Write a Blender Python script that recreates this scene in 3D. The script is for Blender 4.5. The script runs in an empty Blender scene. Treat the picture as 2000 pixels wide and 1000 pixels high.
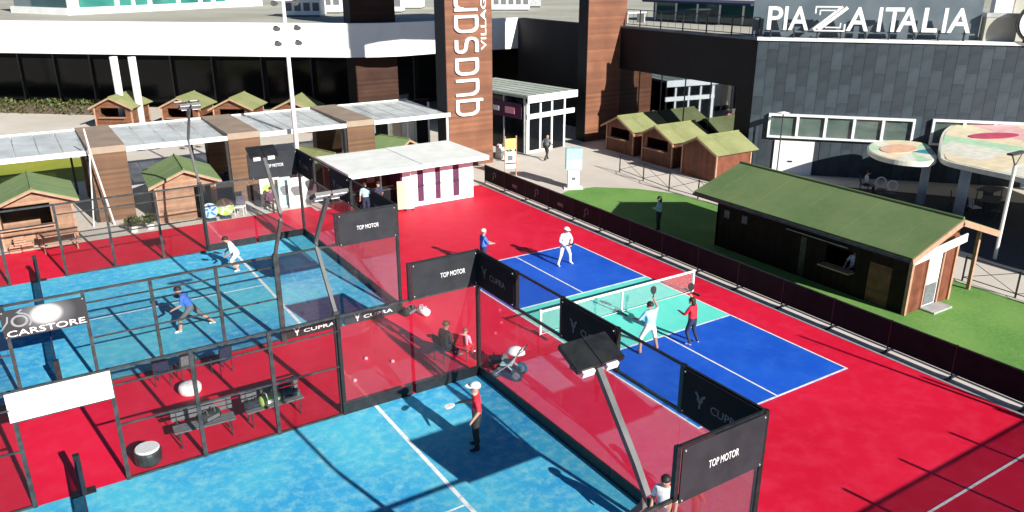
import bpy, bmesh, math, random
from mathutils import Vector, Matrix
R = math.radians
random.seed(7)
S = bpy.context.scene
C = S.collection

# ------------------------------------------------------------------ camera, sky, sun, exposure
cam_d = bpy.data.cameras.new('camera'); cam = bpy.data.objects.new('camera', cam_d); C.objects.link(cam)
cam.location = (-16.53, -18.95, 11.089)
cam.rotation_euler = (R(90 - 19.899), 0, R(-32.559))
cam_d.sensor_width = 36; cam_d.lens = 36 * 1548.3 / 2000; cam_d.clip_end = 1500; cam_d.clip_start = 0.1
S.camera = cam
SUN_EL = math.atan(1 / 2.08); SUN_AZ = math.atan2(0.14, -1.0)       # sun stands towards -Y, a little to +X
w = bpy.data.worlds.new('World'); S.world = w; w.use_nodes = True
wn = w.node_tree.nodes; wl = w.node_tree.links
sky = wn.new('ShaderNodeTexSky'); sky.sky_type = 'NISHITA'; sky.sun_disc = False
sky.sun_elevation = SUN_EL; sky.sun_rotation = SUN_AZ; sky.air_density = 0.6; sky.dust_density = 0.0; sky.ozone_density = 4.0
wl.new(sky.outputs[0], wn['Background'].inputs[0]); wn['Background'].inputs[1].default_value = 0.05
sd = bpy.data.lights.new('sun', 'SUN'); sd.energy = 5.0; sd.angle = R(0.5); sd.color = (1.0, 0.965, 0.90)
sun = bpy.data.objects.new('sun', sd); C.objects.link(sun)
sdir = Vector((-0.14, 1.0, -math.hypot(0.14, 1) * math.tan(SUN_EL)))  # travel of light
sun.rotation_euler = sdir.to_track_quat('-Z', 'Y').to_euler(); sun.location = (10, -40, 30)
S.view_settings.view_transform = 'Standard'; S.view_settings.look = 'None'
S.view_settings.exposure = 0.80; S.view_settings.gamma = 1.0; S.view_settings.use_curve_mapping = False
S.render.engine = 'CYCLES'

# ------------------------------------------------------------------ materials
def _base(name):
    m = bpy.data.materials.new(name); m.use_nodes = True
    nt = m.node_tree; return m, nt, nt.nodes, nt.links, nt.nodes['Principled BSDF']
def mat(name, col, col2=None, scale=3.0, rough=0.6, bump=0.0, bscale=None, detail=5, metal=0.0, lo=0.35, hi=0.65,
        vary=0.0, planks=None, coord='Object', spec=0.5):
    """noise-mottled surface; planks=(axis, pitch) adds board grooves; vary = random tone per object"""
    m, nt, n, l, b = _base(name)
    b.inputs['Roughness'].default_value = rough; b.inputs['Metallic'].default_value = metal
    b.inputs['Specular IOR Level'].default_value = spec
    tc = n.new('ShaderNodeTexCoord'); src = tc.outputs[coord]
    no = n.new('ShaderNodeTexNoise'); no.inputs['Scale'].default_value = scale; no.inputs['Detail'].default_value = detail
    l.new(src, no.inputs['Vector'])
    ra = n.new('ShaderNodeValToRGB')
    ra.color_ramp.elements[0].position = lo; ra.color_ramp.elements[1].position = hi
    c2 = col2 or tuple(min(1, c * 1.22 + 0.004) for c in col)
    ra.color_ramp.elements[0].color = (*col, 1); ra.color_ramp.elements[1].color = (*c2, 1)
    l.new(no.outputs['Fac'], ra.inputs[0]); out = ra.outputs[0]
    height = None
    if planks:
        ax, pitch = planks
        sp = n.new('ShaderNodeSeparateXYZ'); l.new(src, sp.inputs[0])
        dv = n.new('ShaderNodeMath'); dv.operation = 'DIVIDE'; dv.inputs[1].default_value = pitch; l.new(sp.outputs[ax], dv.inputs[0])
        fr = n.new('ShaderNodeMath'); fr.operation = 'FRACT'; l.new(dv.outputs[0], fr.inputs[0])
        fl = n.new('ShaderNodeMath'); fl.operation = 'FLOOR'; l.new(dv.outputs[0], fl.inputs[0])
        wn_ = n.new('ShaderNodeTexWhiteNoise'); wn_.noise_dimensions = '1D'; l.new(fl.outputs[0], wn_.inputs['W'])
        gt = n.new('ShaderNodeMath'); gt.operation = 'GREATER_THAN'; gt.inputs[1].default_value = 0.1; l.new(fr.outputs[0], gt.inputs[0])
        mr = n.new('ShaderNodeMapRange'); mr.inputs['To Min'].default_value = 0.72; mr.inputs['To Max'].default_value = 1.15; l.new(wn_.outputs['Value'], mr.inputs[0])
        hs = n.new('ShaderNodeMix'); hs.data_type = 'RGBA'; hs.blend_type = 'MULTIPLY'; hs.inputs[0].default_value = 1
        l.new(out, hs.inputs[6]); l.new(mr.outputs[0], hs.inputs[7]); out = hs.outputs[2]
        height = gt.outputs[0]
    if vary:
        oi = n.new('ShaderNodeObjectInfo'); mr = n.new('ShaderNodeMapRange')
        mr.inputs['To Min'].default_value = 1 - vary; mr.inputs['To Max'].default_value = 1 + vary; l.new(oi.outputs['Random'], mr.inputs[0])
        hs = n.new('ShaderNodeMix'); hs.data_type = 'RGBA'; hs.blend_type = 'MULTIPLY'; hs.inputs[0].default_value = 1
        l.new(out, hs.inputs[6]); l.new(mr.outputs[0], hs.inputs[7]); out = hs.outputs[2]
    l.new(out, b.inputs['Base Color'])
    if bump or height:
        bp = n.new('ShaderNodeBump'); bp.inputs['Strength'].default_value = bump or 0.5; bp.inputs['Distance'].default_value = 0.02
        if height: l.new(height, bp.inputs['Height'])
        else:
            n2 = n.new('ShaderNodeTexNoise'); n2.inputs['Scale'].default_value = bscale or scale * 8; n2.inputs['Detail'].default_value = 6
            l.new(src, n2.inputs['Vector']); l.new(n2.outputs['Fac'], bp.inputs['Height'])
        l.new(bp.outputs[0], b.inputs['Normal'])
    return m
def court(name, c1, c2, c3, s1, s2, rough=0.7, amount=0.5, bump=0.15, vary=0.0):
    """playing surface: broad tonal drift, finer sandy or worn blotches"""
    m, nt, n, l, b = _base(name); b.inputs['Roughness'].default_value = rough; b.inputs['Specular IOR Level'].default_value = 0.3
    tc = n.new('ShaderNodeTexCoord')
    n1 = n.new('ShaderNodeTexNoise'); n1.inputs['Scale'].default_value = s1; n1.inputs['Detail'].default_value = 3
    n2 = n.new('ShaderNodeTexNoise'); n2.inputs['Scale'].default_value = s2; n2.inputs['Detail'].default_value = 8; n2.inputs['Roughness'].default_value = 0.7
    for q in (n1, n2): l.new(tc.outputs['Object'], q.inputs['Vector'])
    r1 = n.new('ShaderNodeValToRGB'); r1.color_ramp.elements[0].position = 0.35; r1.color_ramp.elements[1].position = 0.65
    r1.color_ramp.elements[0].color = (*c1, 1); r1.color_ramp.elements[1].color = (*c2, 1); l.new(n1.outputs['Fac'], r1.inputs[0])
    r2 = n.new('ShaderNodeValToRGB'); r2.color_ramp.elements[0].position = 0.45; r2.color_ramp.elements[1].position = 0.72
    r2.color_ramp.elements[0].color = (0, 0, 0, 1); r2.color_ramp.elements[1].color = (amount,) * 3 + (1,); l.new(n2.outputs['Fac'], r2.inputs[0])
    mx = n.new('ShaderNodeMix'); mx.data_type = 'RGBA'; l.new(r2.outputs[0], mx.inputs[0]); l.new(r1.outputs[0], mx.inputs[6]); mx.inputs[7].default_value = (*c3, 1)
    out = mx.outputs[2]
    if vary:
        oi = n.new('ShaderNodeObjectInfo'); mr = n.new('ShaderNodeMapRange'); mr.inputs['To Min'].default_value = 1 - vary; mr.inputs['To Max'].default_value = 1 + vary; l.new(oi.outputs['Random'], mr.inputs[0])
        hs = n.new('ShaderNodeMix'); hs.data_type = 'RGBA'; hs.blend_type = 'MULTIPLY'; hs.inputs[0].default_value = 1; l.new(out, hs.inputs[6]); l.new(mr.outputs[0], hs.inputs[7]); out = hs.outputs[2]
    l.new(out, b.inputs['Base Color'])
    n3 = n.new('ShaderNodeTexNoise'); n3.inputs['Scale'].default_value = 60; n3.inputs['Detail'].default_value = 4; l.new(tc.outputs['Object'], n3.inputs['Vector'])
    bp = n.new('ShaderNodeBump'); bp.inputs['Strength'].default_value = bump; bp.inputs['Distance'].default_value = 0.01
    l.new(n3.outputs['Fac'], bp.inputs['Height']); l.new(bp.outputs[0], b.inputs['Normal'])
    return m
def pane(name, tint, refl=0.10, dust=0.06, rough=0.01, dustcol=(0.8, 0.8, 0.8)):
    """clear sheet: transmits tinted light, mirrors by angle, carries a thin film of dust"""
    m, nt, n, l, b = _base(name); n.remove(b); o = n['Material Output']
    tr = n.new('ShaderNodeBsdfTransparent'); tr.inputs[0].default_value = (*tint, 1)
    gl = n.new('ShaderNodeBsdfGlossy'); gl.inputs['Roughness'].default_value = rough
    df = n.new('ShaderNodeBsdfDiffuse'); df.inputs[0].default_value = (*dustcol, 1)
    lw = n.new('ShaderNodeLayerWeight'); lw.inputs[0].default_value = 0.35
    ad = n.new('ShaderNodeMath'); ad.operation = 'MULTIPLY_ADD'; ad.inputs[1].default_value = 0.25; ad.inputs[2].default_value = refl; l.new(lw.outputs['Fresnel'], ad.inputs[0])
    tc = n.new('ShaderNodeTexCoord'); no = n.new('ShaderNodeTexNoise'); no.inputs['Scale'].default_value = 0.8; no.inputs['Detail'].default_value = 6; l.new(tc.outputs['Object'], no.inputs['Vector'])
    mu = n.new('ShaderNodeMath'); mu.operation = 'MULTIPLY'; mu.inputs[1].default_value = dust * 2; l.new(no.outputs['Fac'], mu.inputs[0])
    m1 = n.new('ShaderNodeMixShader'); l.new(mu.outputs[0], m1.inputs[0]); l.new(tr.outputs[0], m1.inputs[1]); l.new(df.outputs[0], m1.inputs[2])
    m2 = n.new('ShaderNodeMixShader'); l.new(ad.outputs[0], m2.inputs[0]); l.new(m1.outputs[0], m2.inputs[1]); l.new(gl.outputs[0], m2.inputs[2])
    l.new(m2.outputs[0], o.inputs[0]); return m
def wire(name, col, pitch, frac, axes=(0, 2)):
    """welded wire or netting too fine to pick apart: a woven grid of threads with open holes"""
    m, nt, n, l, b = _base(name); o = n['Material Output']
    b.inputs['Base Color'].default_value = (*col, 1); b.inputs['Roughness'].default_value = 0.5
    tc = n.new('ShaderNodeTexCoord'); sp = n.new('ShaderNodeSeparateXYZ'); l.new(tc.outputs['Object'], sp.inputs[0])
    ls = []
    for a in axes:
        d = n.new('ShaderNodeMath'); d.operation = 'DIVIDE'; d.inputs[1].default_value = pitch; l.new(sp.outputs[a], d.inputs[0])
        f = n.new('ShaderNodeMath'); f.operation = 'FRACT'; l.new(d.outputs[0], f.inputs[0])
        g = n.new('ShaderNodeMath'); g.operation = 'LESS_THAN'; g.inputs[1].default_value = frac; l.new(f.outputs[0], g.inputs[0]); ls.append(g)
    mx = n.new('ShaderNodeMath'); mx.operation = 'MAXIMUM'; l.new(ls[0].outputs[0], mx.inputs[0]); l.new(ls[1].outputs[0], mx.inputs[1])
    tr = n.new('ShaderNodeBsdfTransparent'); ms = n.new('ShaderNodeMixShader')
    l.new(mx.outputs[0], ms.inputs[0]); l.new(tr.outputs[0], ms.inputs[1]); l.new(b.outputs[0], ms.inputs[2]); l.new(ms.outputs[0], o.inputs[0]); return m

M = {}
M['paving'] = court('paving', (0.56, 0.51, 0.44), (0.66, 0.61, 0.54), (0.50, 0.44, 0.38), 0.12, 0.9, 0.8, 0.5)
M['red'] = court('red_acrylic', (0.58, 0.003, 0.027), (0.70, 0.007, 0.042), (0.72, 0.045, 0.10), 0.15, 1.6, 0.6, 0.4)
M['blue'] = court('blue_acrylic', (0.006, 0.080, 0.50), (0.010, 0.105, 0.60), (0.030, 0.16, 0.64), 0.35, 1.6, 0.6, 0.55)
M['mint'] = court('mint_acrylic', (0.10, 0.64, 0.54), (0.13, 0.74, 0.60), (0.26, 0.74, 0.64), 0.5, 2.6, 0.5, 0.5)
M['padel'] = court('padel_turf', (0.016, 0.29, 0.60), (0.080, 0.50, 0.64), (0.26, 0.60, 0.62), 0.22, 3.4, 0.9, 0.8, 0.5)
M['turf'] = court('green_turf', (0.095, 0.25, 0.045), (0.15, 0.31, 0.065), (0.24, 0.34, 0.12), 0.5, 7, 0.9, 0.7, 0.6)
M['verge'] = court('verge_grass', (0.20, 0.25, 0.02), (0.30, 0.32, 0.03), (0.34, 0.30, 0.06), 0.4, 4, 0.9, 0.5, 0.4)
M['shadepaving'] = court('shade_toned_paving', (0.045, 0.05, 0.062), (0.06, 0.066, 0.08), (0.085, 0.09, 0.10), 0.3, 2, 0.7, 0.5)
M['shadedbrown'] = mat('shade_toned_slats', (0.040, 0.018, 0.012), (0.06, 0.028, 0.018), 0.8, 0.7, 0.3, planks=(2, 0.16), spec=0.2)  # terracotta slats with the third pillar's shade put into the colour
M['pavroof'] = court('pale_metal_roof', (0.40, 0.45, 0.37), (0.50, 0.55, 0.47), (0.34, 0.38, 0.32), 0.4, 2, 0.6, 0.5)
M['line'] = mat('line_paint', (0.50, 0.53, 0.56), (0.82, 0.82, 0.81), 5, 0.6, lo=0.30, hi=0.50)
M['black'] = mat('black_steel', (0.008, 0.009, 0.010), (0.018, 0.019, 0.020), 6, 0.45)
M['darksteel'] = mat('dark_steel', (0.02, 0.023, 0.024), (0.05, 0.055, 0.055), 5, 0.4)
M['banner'] = mat('banner_fabric', (0.006, 0.006, 0.008), (0.011, 0.011, 0.014), 2, 0.75, 0.2, spec=0.2)
M['bannergrey'] = mat('banner_grey', (0.016, 0.018, 0.022), (0.026, 0.028, 0.034), 2, 0.6, 0.2, spec=0.3)  # paler banner black, sunlight of the sunny faces put into the colour
M['white'] = mat('white_paint', (0.76, 0.76, 0.74), (0.84, 0.84, 0.82), 1.5, 0.5)
M['whitefab'] = mat('white_sheet', (0.72, 0.74, 0.70), (0.84, 0.85, 0.80), 1.2, 0.6)
M['print'] = mat('white_print', (0.62, 0.63, 0.64), (0.74, 0.75, 0.76), 3, 0.5)
M['printgrey'] = mat('grey_print', (0.09, 0.095, 0.105), (0.14, 0.14, 0.15), 3, 0.5)  # dims white cage print as if shaded; plain grey elsewhere
M['glass'] = pane('court_glass', (0.97, 0.975, 0.975), 0.02, 0.010)
M['mesh'] = wire('welded_mesh', (0.015, 0.017, 0.017), 0.022, 0.05)
M['net'] = wire('net_cord', (0.62, 0.66, 0.64), 0.03, 0.035, (0, 2))
M['netdark'] = wire('net_cord_dark', (0.012, 0.02, 0.05), 0.045, 0.34, (1, 2))
M['wind'] = wire('wind_screen', (0.03, 0.03, 0.03), 0.02, 0.30)
M['wood'] = mat('larch_boards', (0.13, 0.05, 0.022), (0.20, 0.08, 0.037), 3, 0.65, 0.5, planks=(2, 0.11))
M['woodpale'] = mat('pale_boards', (0.26, 0.145, 0.085), (0.35, 0.205, 0.125), 3, 0.65, 0.5, planks=(2, 0.12))
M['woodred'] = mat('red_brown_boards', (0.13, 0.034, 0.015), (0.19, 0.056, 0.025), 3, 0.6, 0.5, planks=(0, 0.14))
M['woodshade'] = mat('shade_toned_boards', (0.014, 0.008, 0.006), (0.024, 0.013, 0.010), 3, 0.6, 0.5, planks=(1, 0.16), spec=0.12)  # hut boards with the front wall's shade put into the colour
M['trim'] = mat('timber_trim', (0.36, 0.20, 0.13), (0.46, 0.27, 0.18), 5, 0.6)
M['felt'] = court('green_felt', (0.11, 0.18, 0.065), (0.145, 0.215, 0.08), (0.18, 0.20, 0.10), 0.5, 4, 0.9, 0.6, 0.5, vary=0.04)
M['feltpale'] = court('pale_green_felt', (0.20, 0.225, 0.09), (0.27, 0.285, 0.125), (0.34, 0.32, 0.17), 0.6, 4, 0.9, 0.6, 0.5, vary=0.04)
M['feltbright'] = court('grass_green_felt', (0.15, 0.225, 0.09), (0.19, 0.27, 0.12), (0.23, 0.26, 0.14), 0.6, 4, 0.9, 0.5, 0.5, vary=0.04)
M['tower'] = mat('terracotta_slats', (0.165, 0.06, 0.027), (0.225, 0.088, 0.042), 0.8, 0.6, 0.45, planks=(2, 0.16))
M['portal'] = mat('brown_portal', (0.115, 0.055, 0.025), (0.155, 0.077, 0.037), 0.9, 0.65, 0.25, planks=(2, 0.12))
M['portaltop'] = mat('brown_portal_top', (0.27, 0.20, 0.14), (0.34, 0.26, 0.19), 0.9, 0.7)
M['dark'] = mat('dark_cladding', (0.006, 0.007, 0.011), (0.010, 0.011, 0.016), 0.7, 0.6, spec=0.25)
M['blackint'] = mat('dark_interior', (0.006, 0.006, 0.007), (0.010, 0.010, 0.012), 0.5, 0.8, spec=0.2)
M['slate'] = mat('slate_panel', (0.030, 0.043, 0.056), (0.046, 0.060, 0.072), 1.6, 0.6, 0.1, vary=0.24, spec=0.3)
M['slateback'] = mat('slate_joint', (0.022, 0.03, 0.038), None, 2, 0.7)
M['parapet'] = mat('parapet_blue_grey', (0.075, 0.105, 0.125), (0.11, 0.14, 0.16), 0.8, 0.6)
M['roofgravel'] = court('roof_membrane', (0.34, 0.33, 0.26), (0.44, 0.43, 0.36), (0.52, 0.51, 0.44), 0.15, 1.5, 0.9, 0.5)
M['fascia'] = mat('white_fascia', (0.78, 0.78, 0.77), (0.83, 0.83, 0.82), 0.4, 0.45)
M['poly'] = pane('polycarbonate', (0.80, 0.84, 0.84), 0.05, 0.46, 0.2, (0.84, 0.87, 0.86))
M['shopglass'] = mat('mirror_shop_glass', (0.34, 0.38, 0.42), (0.38, 0.42, 0.46), 0.3, 0.03, metal=1.0)
M['darkglass'] = mat('dark_window', (0.004, 0.005, 0.007), (0.007, 0.009, 0.011), 0.4, 0.12, spec=0.25)
M['ribbonglass'] = mat('ribbon_glass', (0.05, 0.075, 0.075), (0.11, 0.15, 0.13), 0.7, 0.05, spec=0.7)
M['greenglass'] = mat('green_glass', (0.02, 0.13, 0.12), (0.05, 0.24, 0.19), 0.25, 0.05, spec=0.8)
M['tealglass'] = mat('teal_glass', (0.01, 0.05, 0.07), (0.02, 0.09, 0.10), 0.25, 0.05, spec=0.8)
M['alu'] = mat('aluminium', (0.42, 0.43, 0.43), (0.55, 0.56, 0.56), 4, 0.4, metal=0.3)
M['greypole'] = mat('grey_pole', (0.075, 0.078, 0.078), (0.12, 0.122, 0.122), 3, 0.45)
M['whitepole'] = mat('white_pole', (0.70, 0.68, 0.64), (0.78, 0.76, 0.72), 3, 0.5)
M['column'] = mat('column_paint', (0.34, 0.39, 0.45), (0.42, 0.47, 0.53), 1.5, 0.5)
M['printmid'] = mat('mid_grey_print', (0.2, 0.21, 0.22), (0.27, 0.28, 0.29), 3, 0.5)
M['lens'] = mat('floodlight_lens', (0.78, 0.80, 0.80), (0.86, 0.87, 0.87), 6, 0.2)
M['skin'] = mat('skin', (0.46, 0.25, 0.17), (0.52, 0.30, 0.21), 8, 0.55)
M['skindark'] = mat('skin_tan', (0.30, 0.15, 0.10), (0.36, 0.19, 0.13), 8, 0.55)
M['eye'] = mat('eye', (0.015, 0.012, 0.010), None, 5, 0.3)
M['hairdark'] = mat('dark_hair', (0.012, 0.009, 0.008), (0.03, 0.02, 0.016), 20, 0.6)
M['hairgrey'] = mat('grey_hair', (0.42, 0.38, 0.34), (0.55, 0.5, 0.46), 20, 0.6)
M['hairbrown'] = mat('brown_hair', (0.13, 0.05, 0.025), (0.2, 0.08, 0.04), 20, 0.6)
def cloth(n, c): M[n] = mat('cloth_' + n, c, tuple(min(1, x * 1.25 + .01) for x in c), 9, 0.8, 0.25, 14)
for n_, c_ in dict(cwhite=(.74, .72, .70), cblack=(.012, .012, .014), cnavy=(.012, .02, .06), cred=(.62, .01, .03), cblue=(.04, .14, .52),
                   csky=(.30, .60, .78), cgrey=(.11, .12, .125), cmagenta=(.25, .02, .12), cteal=(.32, .52, .54), cbeige=(.55, .47, .38),
                   cgreen=(.30, .42, .08), cyellow=(.68, .5, .13), cpurple=(.07, .012, .05), cpink=(.75, .28, .36)).items(): cloth(n_, c_)
M['leaf'] = mat('leaf', (0.05, 0.075, 0.015), (0.12, 0.14, 0.03), 3, 0.6, vary=0.3)
M['bark'] = mat('bark', (0.10, 0.07, 0.05), None, 8, 0.9)
def flare_print(name):
    m, nt, n, l, b = _base(name); b.inputs['Roughness'].default_value = 0.6
    tc = n.new('ShaderNodeTexCoord'); mp = n.new('ShaderNodeMapping'); mp.vector_type = 'POINT'
    mp.inputs['Location'].default_value = (-0.04, 0, -2.44 * 1.15); mp.inputs['Scale'].default_value = (0.85, 0, 1.15)
    l.new(tc.outputs['Object'], mp.inputs[0])
    ln = n.new('ShaderNodeVectorMath'); ln.operation = 'LENGTH'; l.new(mp.outputs[0], ln.inputs[0])
    ra = n.new('ShaderNodeValToRGB'); e = ra.color_ramp.elements; e[0].position = .10; e[0].color = (.8, .8, .8, 1); e[1].position = .62; e[1].color = (.022, .024, .028, 1)
    x = e.new(.26); x.color = (.42, .43, .43, 1); x = e.new(.36); x.color = (.10, .105, .11, 1)
    l.new(ln.outputs['Value'], ra.inputs[0]); l.new(ra.outputs[0], b.inputs['Base Color']); return m
M['flare'] = flare_print('printed_flare')
# pastel mosaic colours of the cloud canopy
for n_, c_ in dict(mo_cream=(.72, .62, .42), mo_pink=(.74, .44, .42), mo_green=(.42, .62, .42), mo_teal=(.03, .22, .30), mo_rose=(.50, .07, .13),
                   mo_peach=(.70, .42, .28), mo_pale=(.68, .66, .56), mo_sky=(.30, .50, .60)).items(): M[n_] = mat(n_, c_, None, 2.5, 0.45)

# ------------------------------------------------------------------ mesh helpers
class MB:
    def __init__(s): s.v = []; s.f = []
    def add(s, vs, fs):
        o = len(s.v); s.v += [tuple(v) for v in vs]; s.f += [tuple(i + o for i in f) for f in fs]; return s
    def box(s, x0, x1, y0, y1, z0, z1):
        if x0 > x1: x0, x1 = x1, x0
        if y0 > y1: y0, y1 = y1, y0
        if z0 > z1: z0, z1 = z1, z0
        return s.add([(x0, y0, z0), (x1, y0, z0), (x1, y1, z0), (x0, y1, z0), (x0, y0, z1), (x1, y0, z1), (x1, y1, z1), (x0, y1, z1)],
                     [(0, 3, 2, 1), (4, 5, 6, 7), (0, 1, 5, 4), (1, 2, 6, 5), (2, 3, 7, 6), (3, 0, 4, 7)])
    def prism(s, poly, z0, z1):
        """plan polygon (counter-clockwise) extruded in z"""
        n = len(poly); vs = [(x, y, z0) for x, y in poly] + [(x, y, z1) for x, y in poly]
        return s.add(vs, [tuple(range(n - 1, -1, -1)), tuple(range(n, 2 * n))] + [(i, (i + 1) % n, (i + 1) % n + n, i + n) for i in range(n)])
    def slab(s, quad, t):
        """quad of 3-D points thickened downwards along its normal"""
        q = [Vector(p) for p in quad]; nn = (q[1] - q[0]).cross(q[2] - q[0]).normalized()
        n = len(q); vs = q + [p - nn * t for p in q]
        return s.add(vs, [tuple(range(n)), tuple(range(2 * n - 1, n - 1, -1))] + [(i, i + n, (i + 1) % n + n, (i + 1) % n) for i in range(n)])
    def tube(s, pts, r, n=8, square=False):
        pts = [Vector(p) for p in pts]; rs = r if isinstance(r, (list, tuple)) else [r] * len(pts)
        if square: n = 4
        rings = []
        for i, p in enumerate(pts):
            d = (pts[min(i + 1, len(pts) - 1)] - pts[max(i - 1, 0)]).normalized()
            up = Vector((0, 0, 1)) if abs(d.z) < 0.95 else Vector((0, 1, 0))
            a = d.cross(up).normalized(); b = a.cross(d)
            rings.append([p + (a * math.cos(t) + b * math.sin(t)) * rs[i] * (1.414 if square else 1) for t in [2 * math.pi * (k + (.5 if square else 0)) / n for k in range(n)]])
        vs = [v for rg in rings for v in rg]; fs = []
        for i in range(len(pts) - 1):
            for k in range(n):
                k2 = (k + 1) % n; fs.append((i * n + k, i * n + k2, (i + 1) * n + k2, (i + 1) * n + k))
        fs += [tuple(range(n - 1, -1, -1)), tuple(range((len(pts) - 1) * n, len(pts) * n))]
        return s.add(vs, fs)
    def lathe(s, prof, n=16, c=(0, 0, 0)):
        vs = []; fs = []
        for r, z in prof: vs += [(c[0] + r * math.cos(2 * math.pi * k / n), c[1] + r * math.sin(2 * math.pi * k / n), c[2] + z) for k in range(n)]
        for i in range(len(prof) - 1):
            for k in range(n):
                k2 = (k + 1) % n; fs.append((i * n + k, i * n + k2, (i + 1) * n + k2, (i + 1) * n + k))
        fs += [tuple(range(n - 1, -1, -1)), tuple(range((len(prof) - 1) * n, len(prof) * n))]
        return s.add(vs, fs)
    def ball(s, c, rx, ry=None, rz=None, n=10, z_lo=-1.0):
        ry = ry or rx; rz = rz or rx; prof = []
        for i in range(n // 2 + 2):
            t = math.asin(max(-1, z_lo)) + (math.pi / 2 - math.asin(max(-1, z_lo))) * i / (n // 2 + 1)
            prof.append((max(0.02, math.cos(t)), math.sin(t)))
        o = len(s.v); s.lathe(prof, n)
        s.v[o:] = [(c[0] + v[0] * rx, c[1] + v[1] * ry, c[2] + v[2] * rz) for v in s.v[o:]]; return s
    def mesh(s, name, m, smooth=False):
        me = bpy.data.meshes.new(name); me.from_pydata(s.v, [], s.f); me.validate(); me.materials.append(M[m] if isinstance(m, str) else m)
        bm = bmesh.new(); bm.from_mesh(me); bmesh.ops.recalc_face_normals(bm, faces=bm.faces); bm.to_mesh(me); bm.free()
        if smooth:
            for f in me.polygons: f.use_smooth = True
        return me
    def build(s, name, m, parent=None, smooth=False):
        o = bpy.data.objects.new(name, s.mesh(name, m, smooth)); C.objects.link(o)
        if parent: o.parent = parent
        return o
def obj(name, me, parent=None, loc=None):
    o = bpy.data.objects.new(name, me); C.objects.link(o)
    if parent: o.parent = parent
    if loc: o.location = loc
    return o
def tag(o, label, cat, group=None):
    o['label'] = label; o['category'] = cat
    if group: o['group'] = group
    return o
def thing(name, label, cat, loc=(0, 0, 0), rz=0.0, group=None):
    o = bpy.data.objects.new(name, None); C.objects.link(o); o.location = loc; o.rotation_euler = (0, 0, rz)
    return tag(o, label, cat, group)
def struct(o): o['kind'] = 'structure'; return o
def copy_tree(o, parent=None):
    c = o.copy(); C.objects.link(c)
    if parent: c.parent = parent
    for ch in list(o.children): copy_tree(ch, c)
    return c
def text_mesh(s, width, height, depth, m, bold=0.0):
    """lettering as a mesh in the local XZ plane, facing -Y, lower left corner at the origin"""
    cu = bpy.data.curves.new('lettering', 'FONT'); cu.body = s; cu.size = 1; cu.offset = bold; cu.extrude = 0.5; cu.resolution_u = 3
    t = bpy.data.objects.new('tmp', cu); C.objects.link(t); dg = bpy.context.evaluated_depsgraph_get()
    me = bpy.data.meshes.new_from_object(t.evaluated_get(dg)); bpy.data.objects.remove(t)
    xs = [v.co.x for v in me.vertices]; ys = [v.co.y for v in me.vertices]
    x0, y0 = min(xs), min(ys); sx = width / (max(xs) - x0); sy = height / (max(ys) - y0)
    for v in me.vertices: v.co = Vector(((v.co.x - x0) * sx, -v.co.z * depth, (v.co.y - y0) * sy))
    me.materials.clear(); me.materials.append(M[m]); me.name = 'lettering'; return me
def ribbon(pts, wd):
    """flat stroke outline along a 2-D polyline"""
    L = []; Rr = []; n = len(pts)
    for i in range(n):
        a = Vector(pts[max(i - 1, 0)]); b = Vector(pts[min(i + 1, n - 1)]); d = (b - a).normalized(); nn = Vector((-d.y, d.x)) * wd / 2
        p = Vector(pts[i]); L.append(p + nn); Rr.append(p - nn)
    return L, Rr
def stroke(mb, pts, wd, fn, depth):
    """prism along a polyline; fn maps (u, v, w) to 3-D"""
    L, Rr = ribbon(pts, wd); n = len(pts)
    vs = [fn(p.x, p.y, 0) for p in L] + [fn(p.x, p.y, 0) for p in Rr] + [fn(p.x, p.y, depth) for p in L] + [fn(p.x, p.y, depth) for p in Rr]
    fs = []
    for i in range(n - 1):
        fs += [(i, i + 1, n + i + 1, n + i), (2 * n + i, 3 * n + i, 3 * n + i + 1, 2 * n + i + 1), (i, 2 * n + i, 2 * n + i + 1, i + 1), (n + i, n + i + 1, 3 * n + i + 1, 3 * n + i)]
    fs += [(0, n, 3 * n, 2 * n), (n - 1, 3 * n - 1, 4 * n - 1, 2 * n - 1)]
    mb.add(vs, fs)
def arc(cx, cy, r, a0, a1, n=6): return [(cx + r * math.cos(R(a0 + (a1 - a0) * i / n)), cy + r * math.sin(R(a0 + (a1 - a0) * i / n))) for i in range(n + 1)]

# ------------------------------------------------------------------ ground and playing surfaces
struct(MB().box(-260, 300, -120, 420, -0.3, 0).build('ground', 'paving'))
struct(MB().prism([(-40, -40), (4.75, -40), (4.75, 17.4), (-4.6, 17.4), (-4.6, 18.3), (-40, 18.3)], 0.0, 0.006).build('red_court_apron', 'red'))
struct(MB().prism([(5.45, -40), (12.6, -40), (12.6, 8.0), (12.35, 10.4), (11.3, 12.2), (9.6, 13.7), (8.0, 13.9), (5.45, 12.6)], 0.0, 0.008).build('turf_lawn', 'turf'))
struct(MB().prism([(-40, 30.5), (-13.0, 30.0), (-11.6, 36.0), (-20, 39), (-40, 41)], 0.0, 0.007).build('grass_verge', 'verge'))
struct(MB().prism([(15.1, -30), (60, -30), (60, -20), (27, -2), (20.8, 6.8), (15.5, 6.8)], 0.0, 0.008).build('canopy_shade_paving', 'shadepaving'))  # paving darkened in colour to deepen the canopy shade
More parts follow.
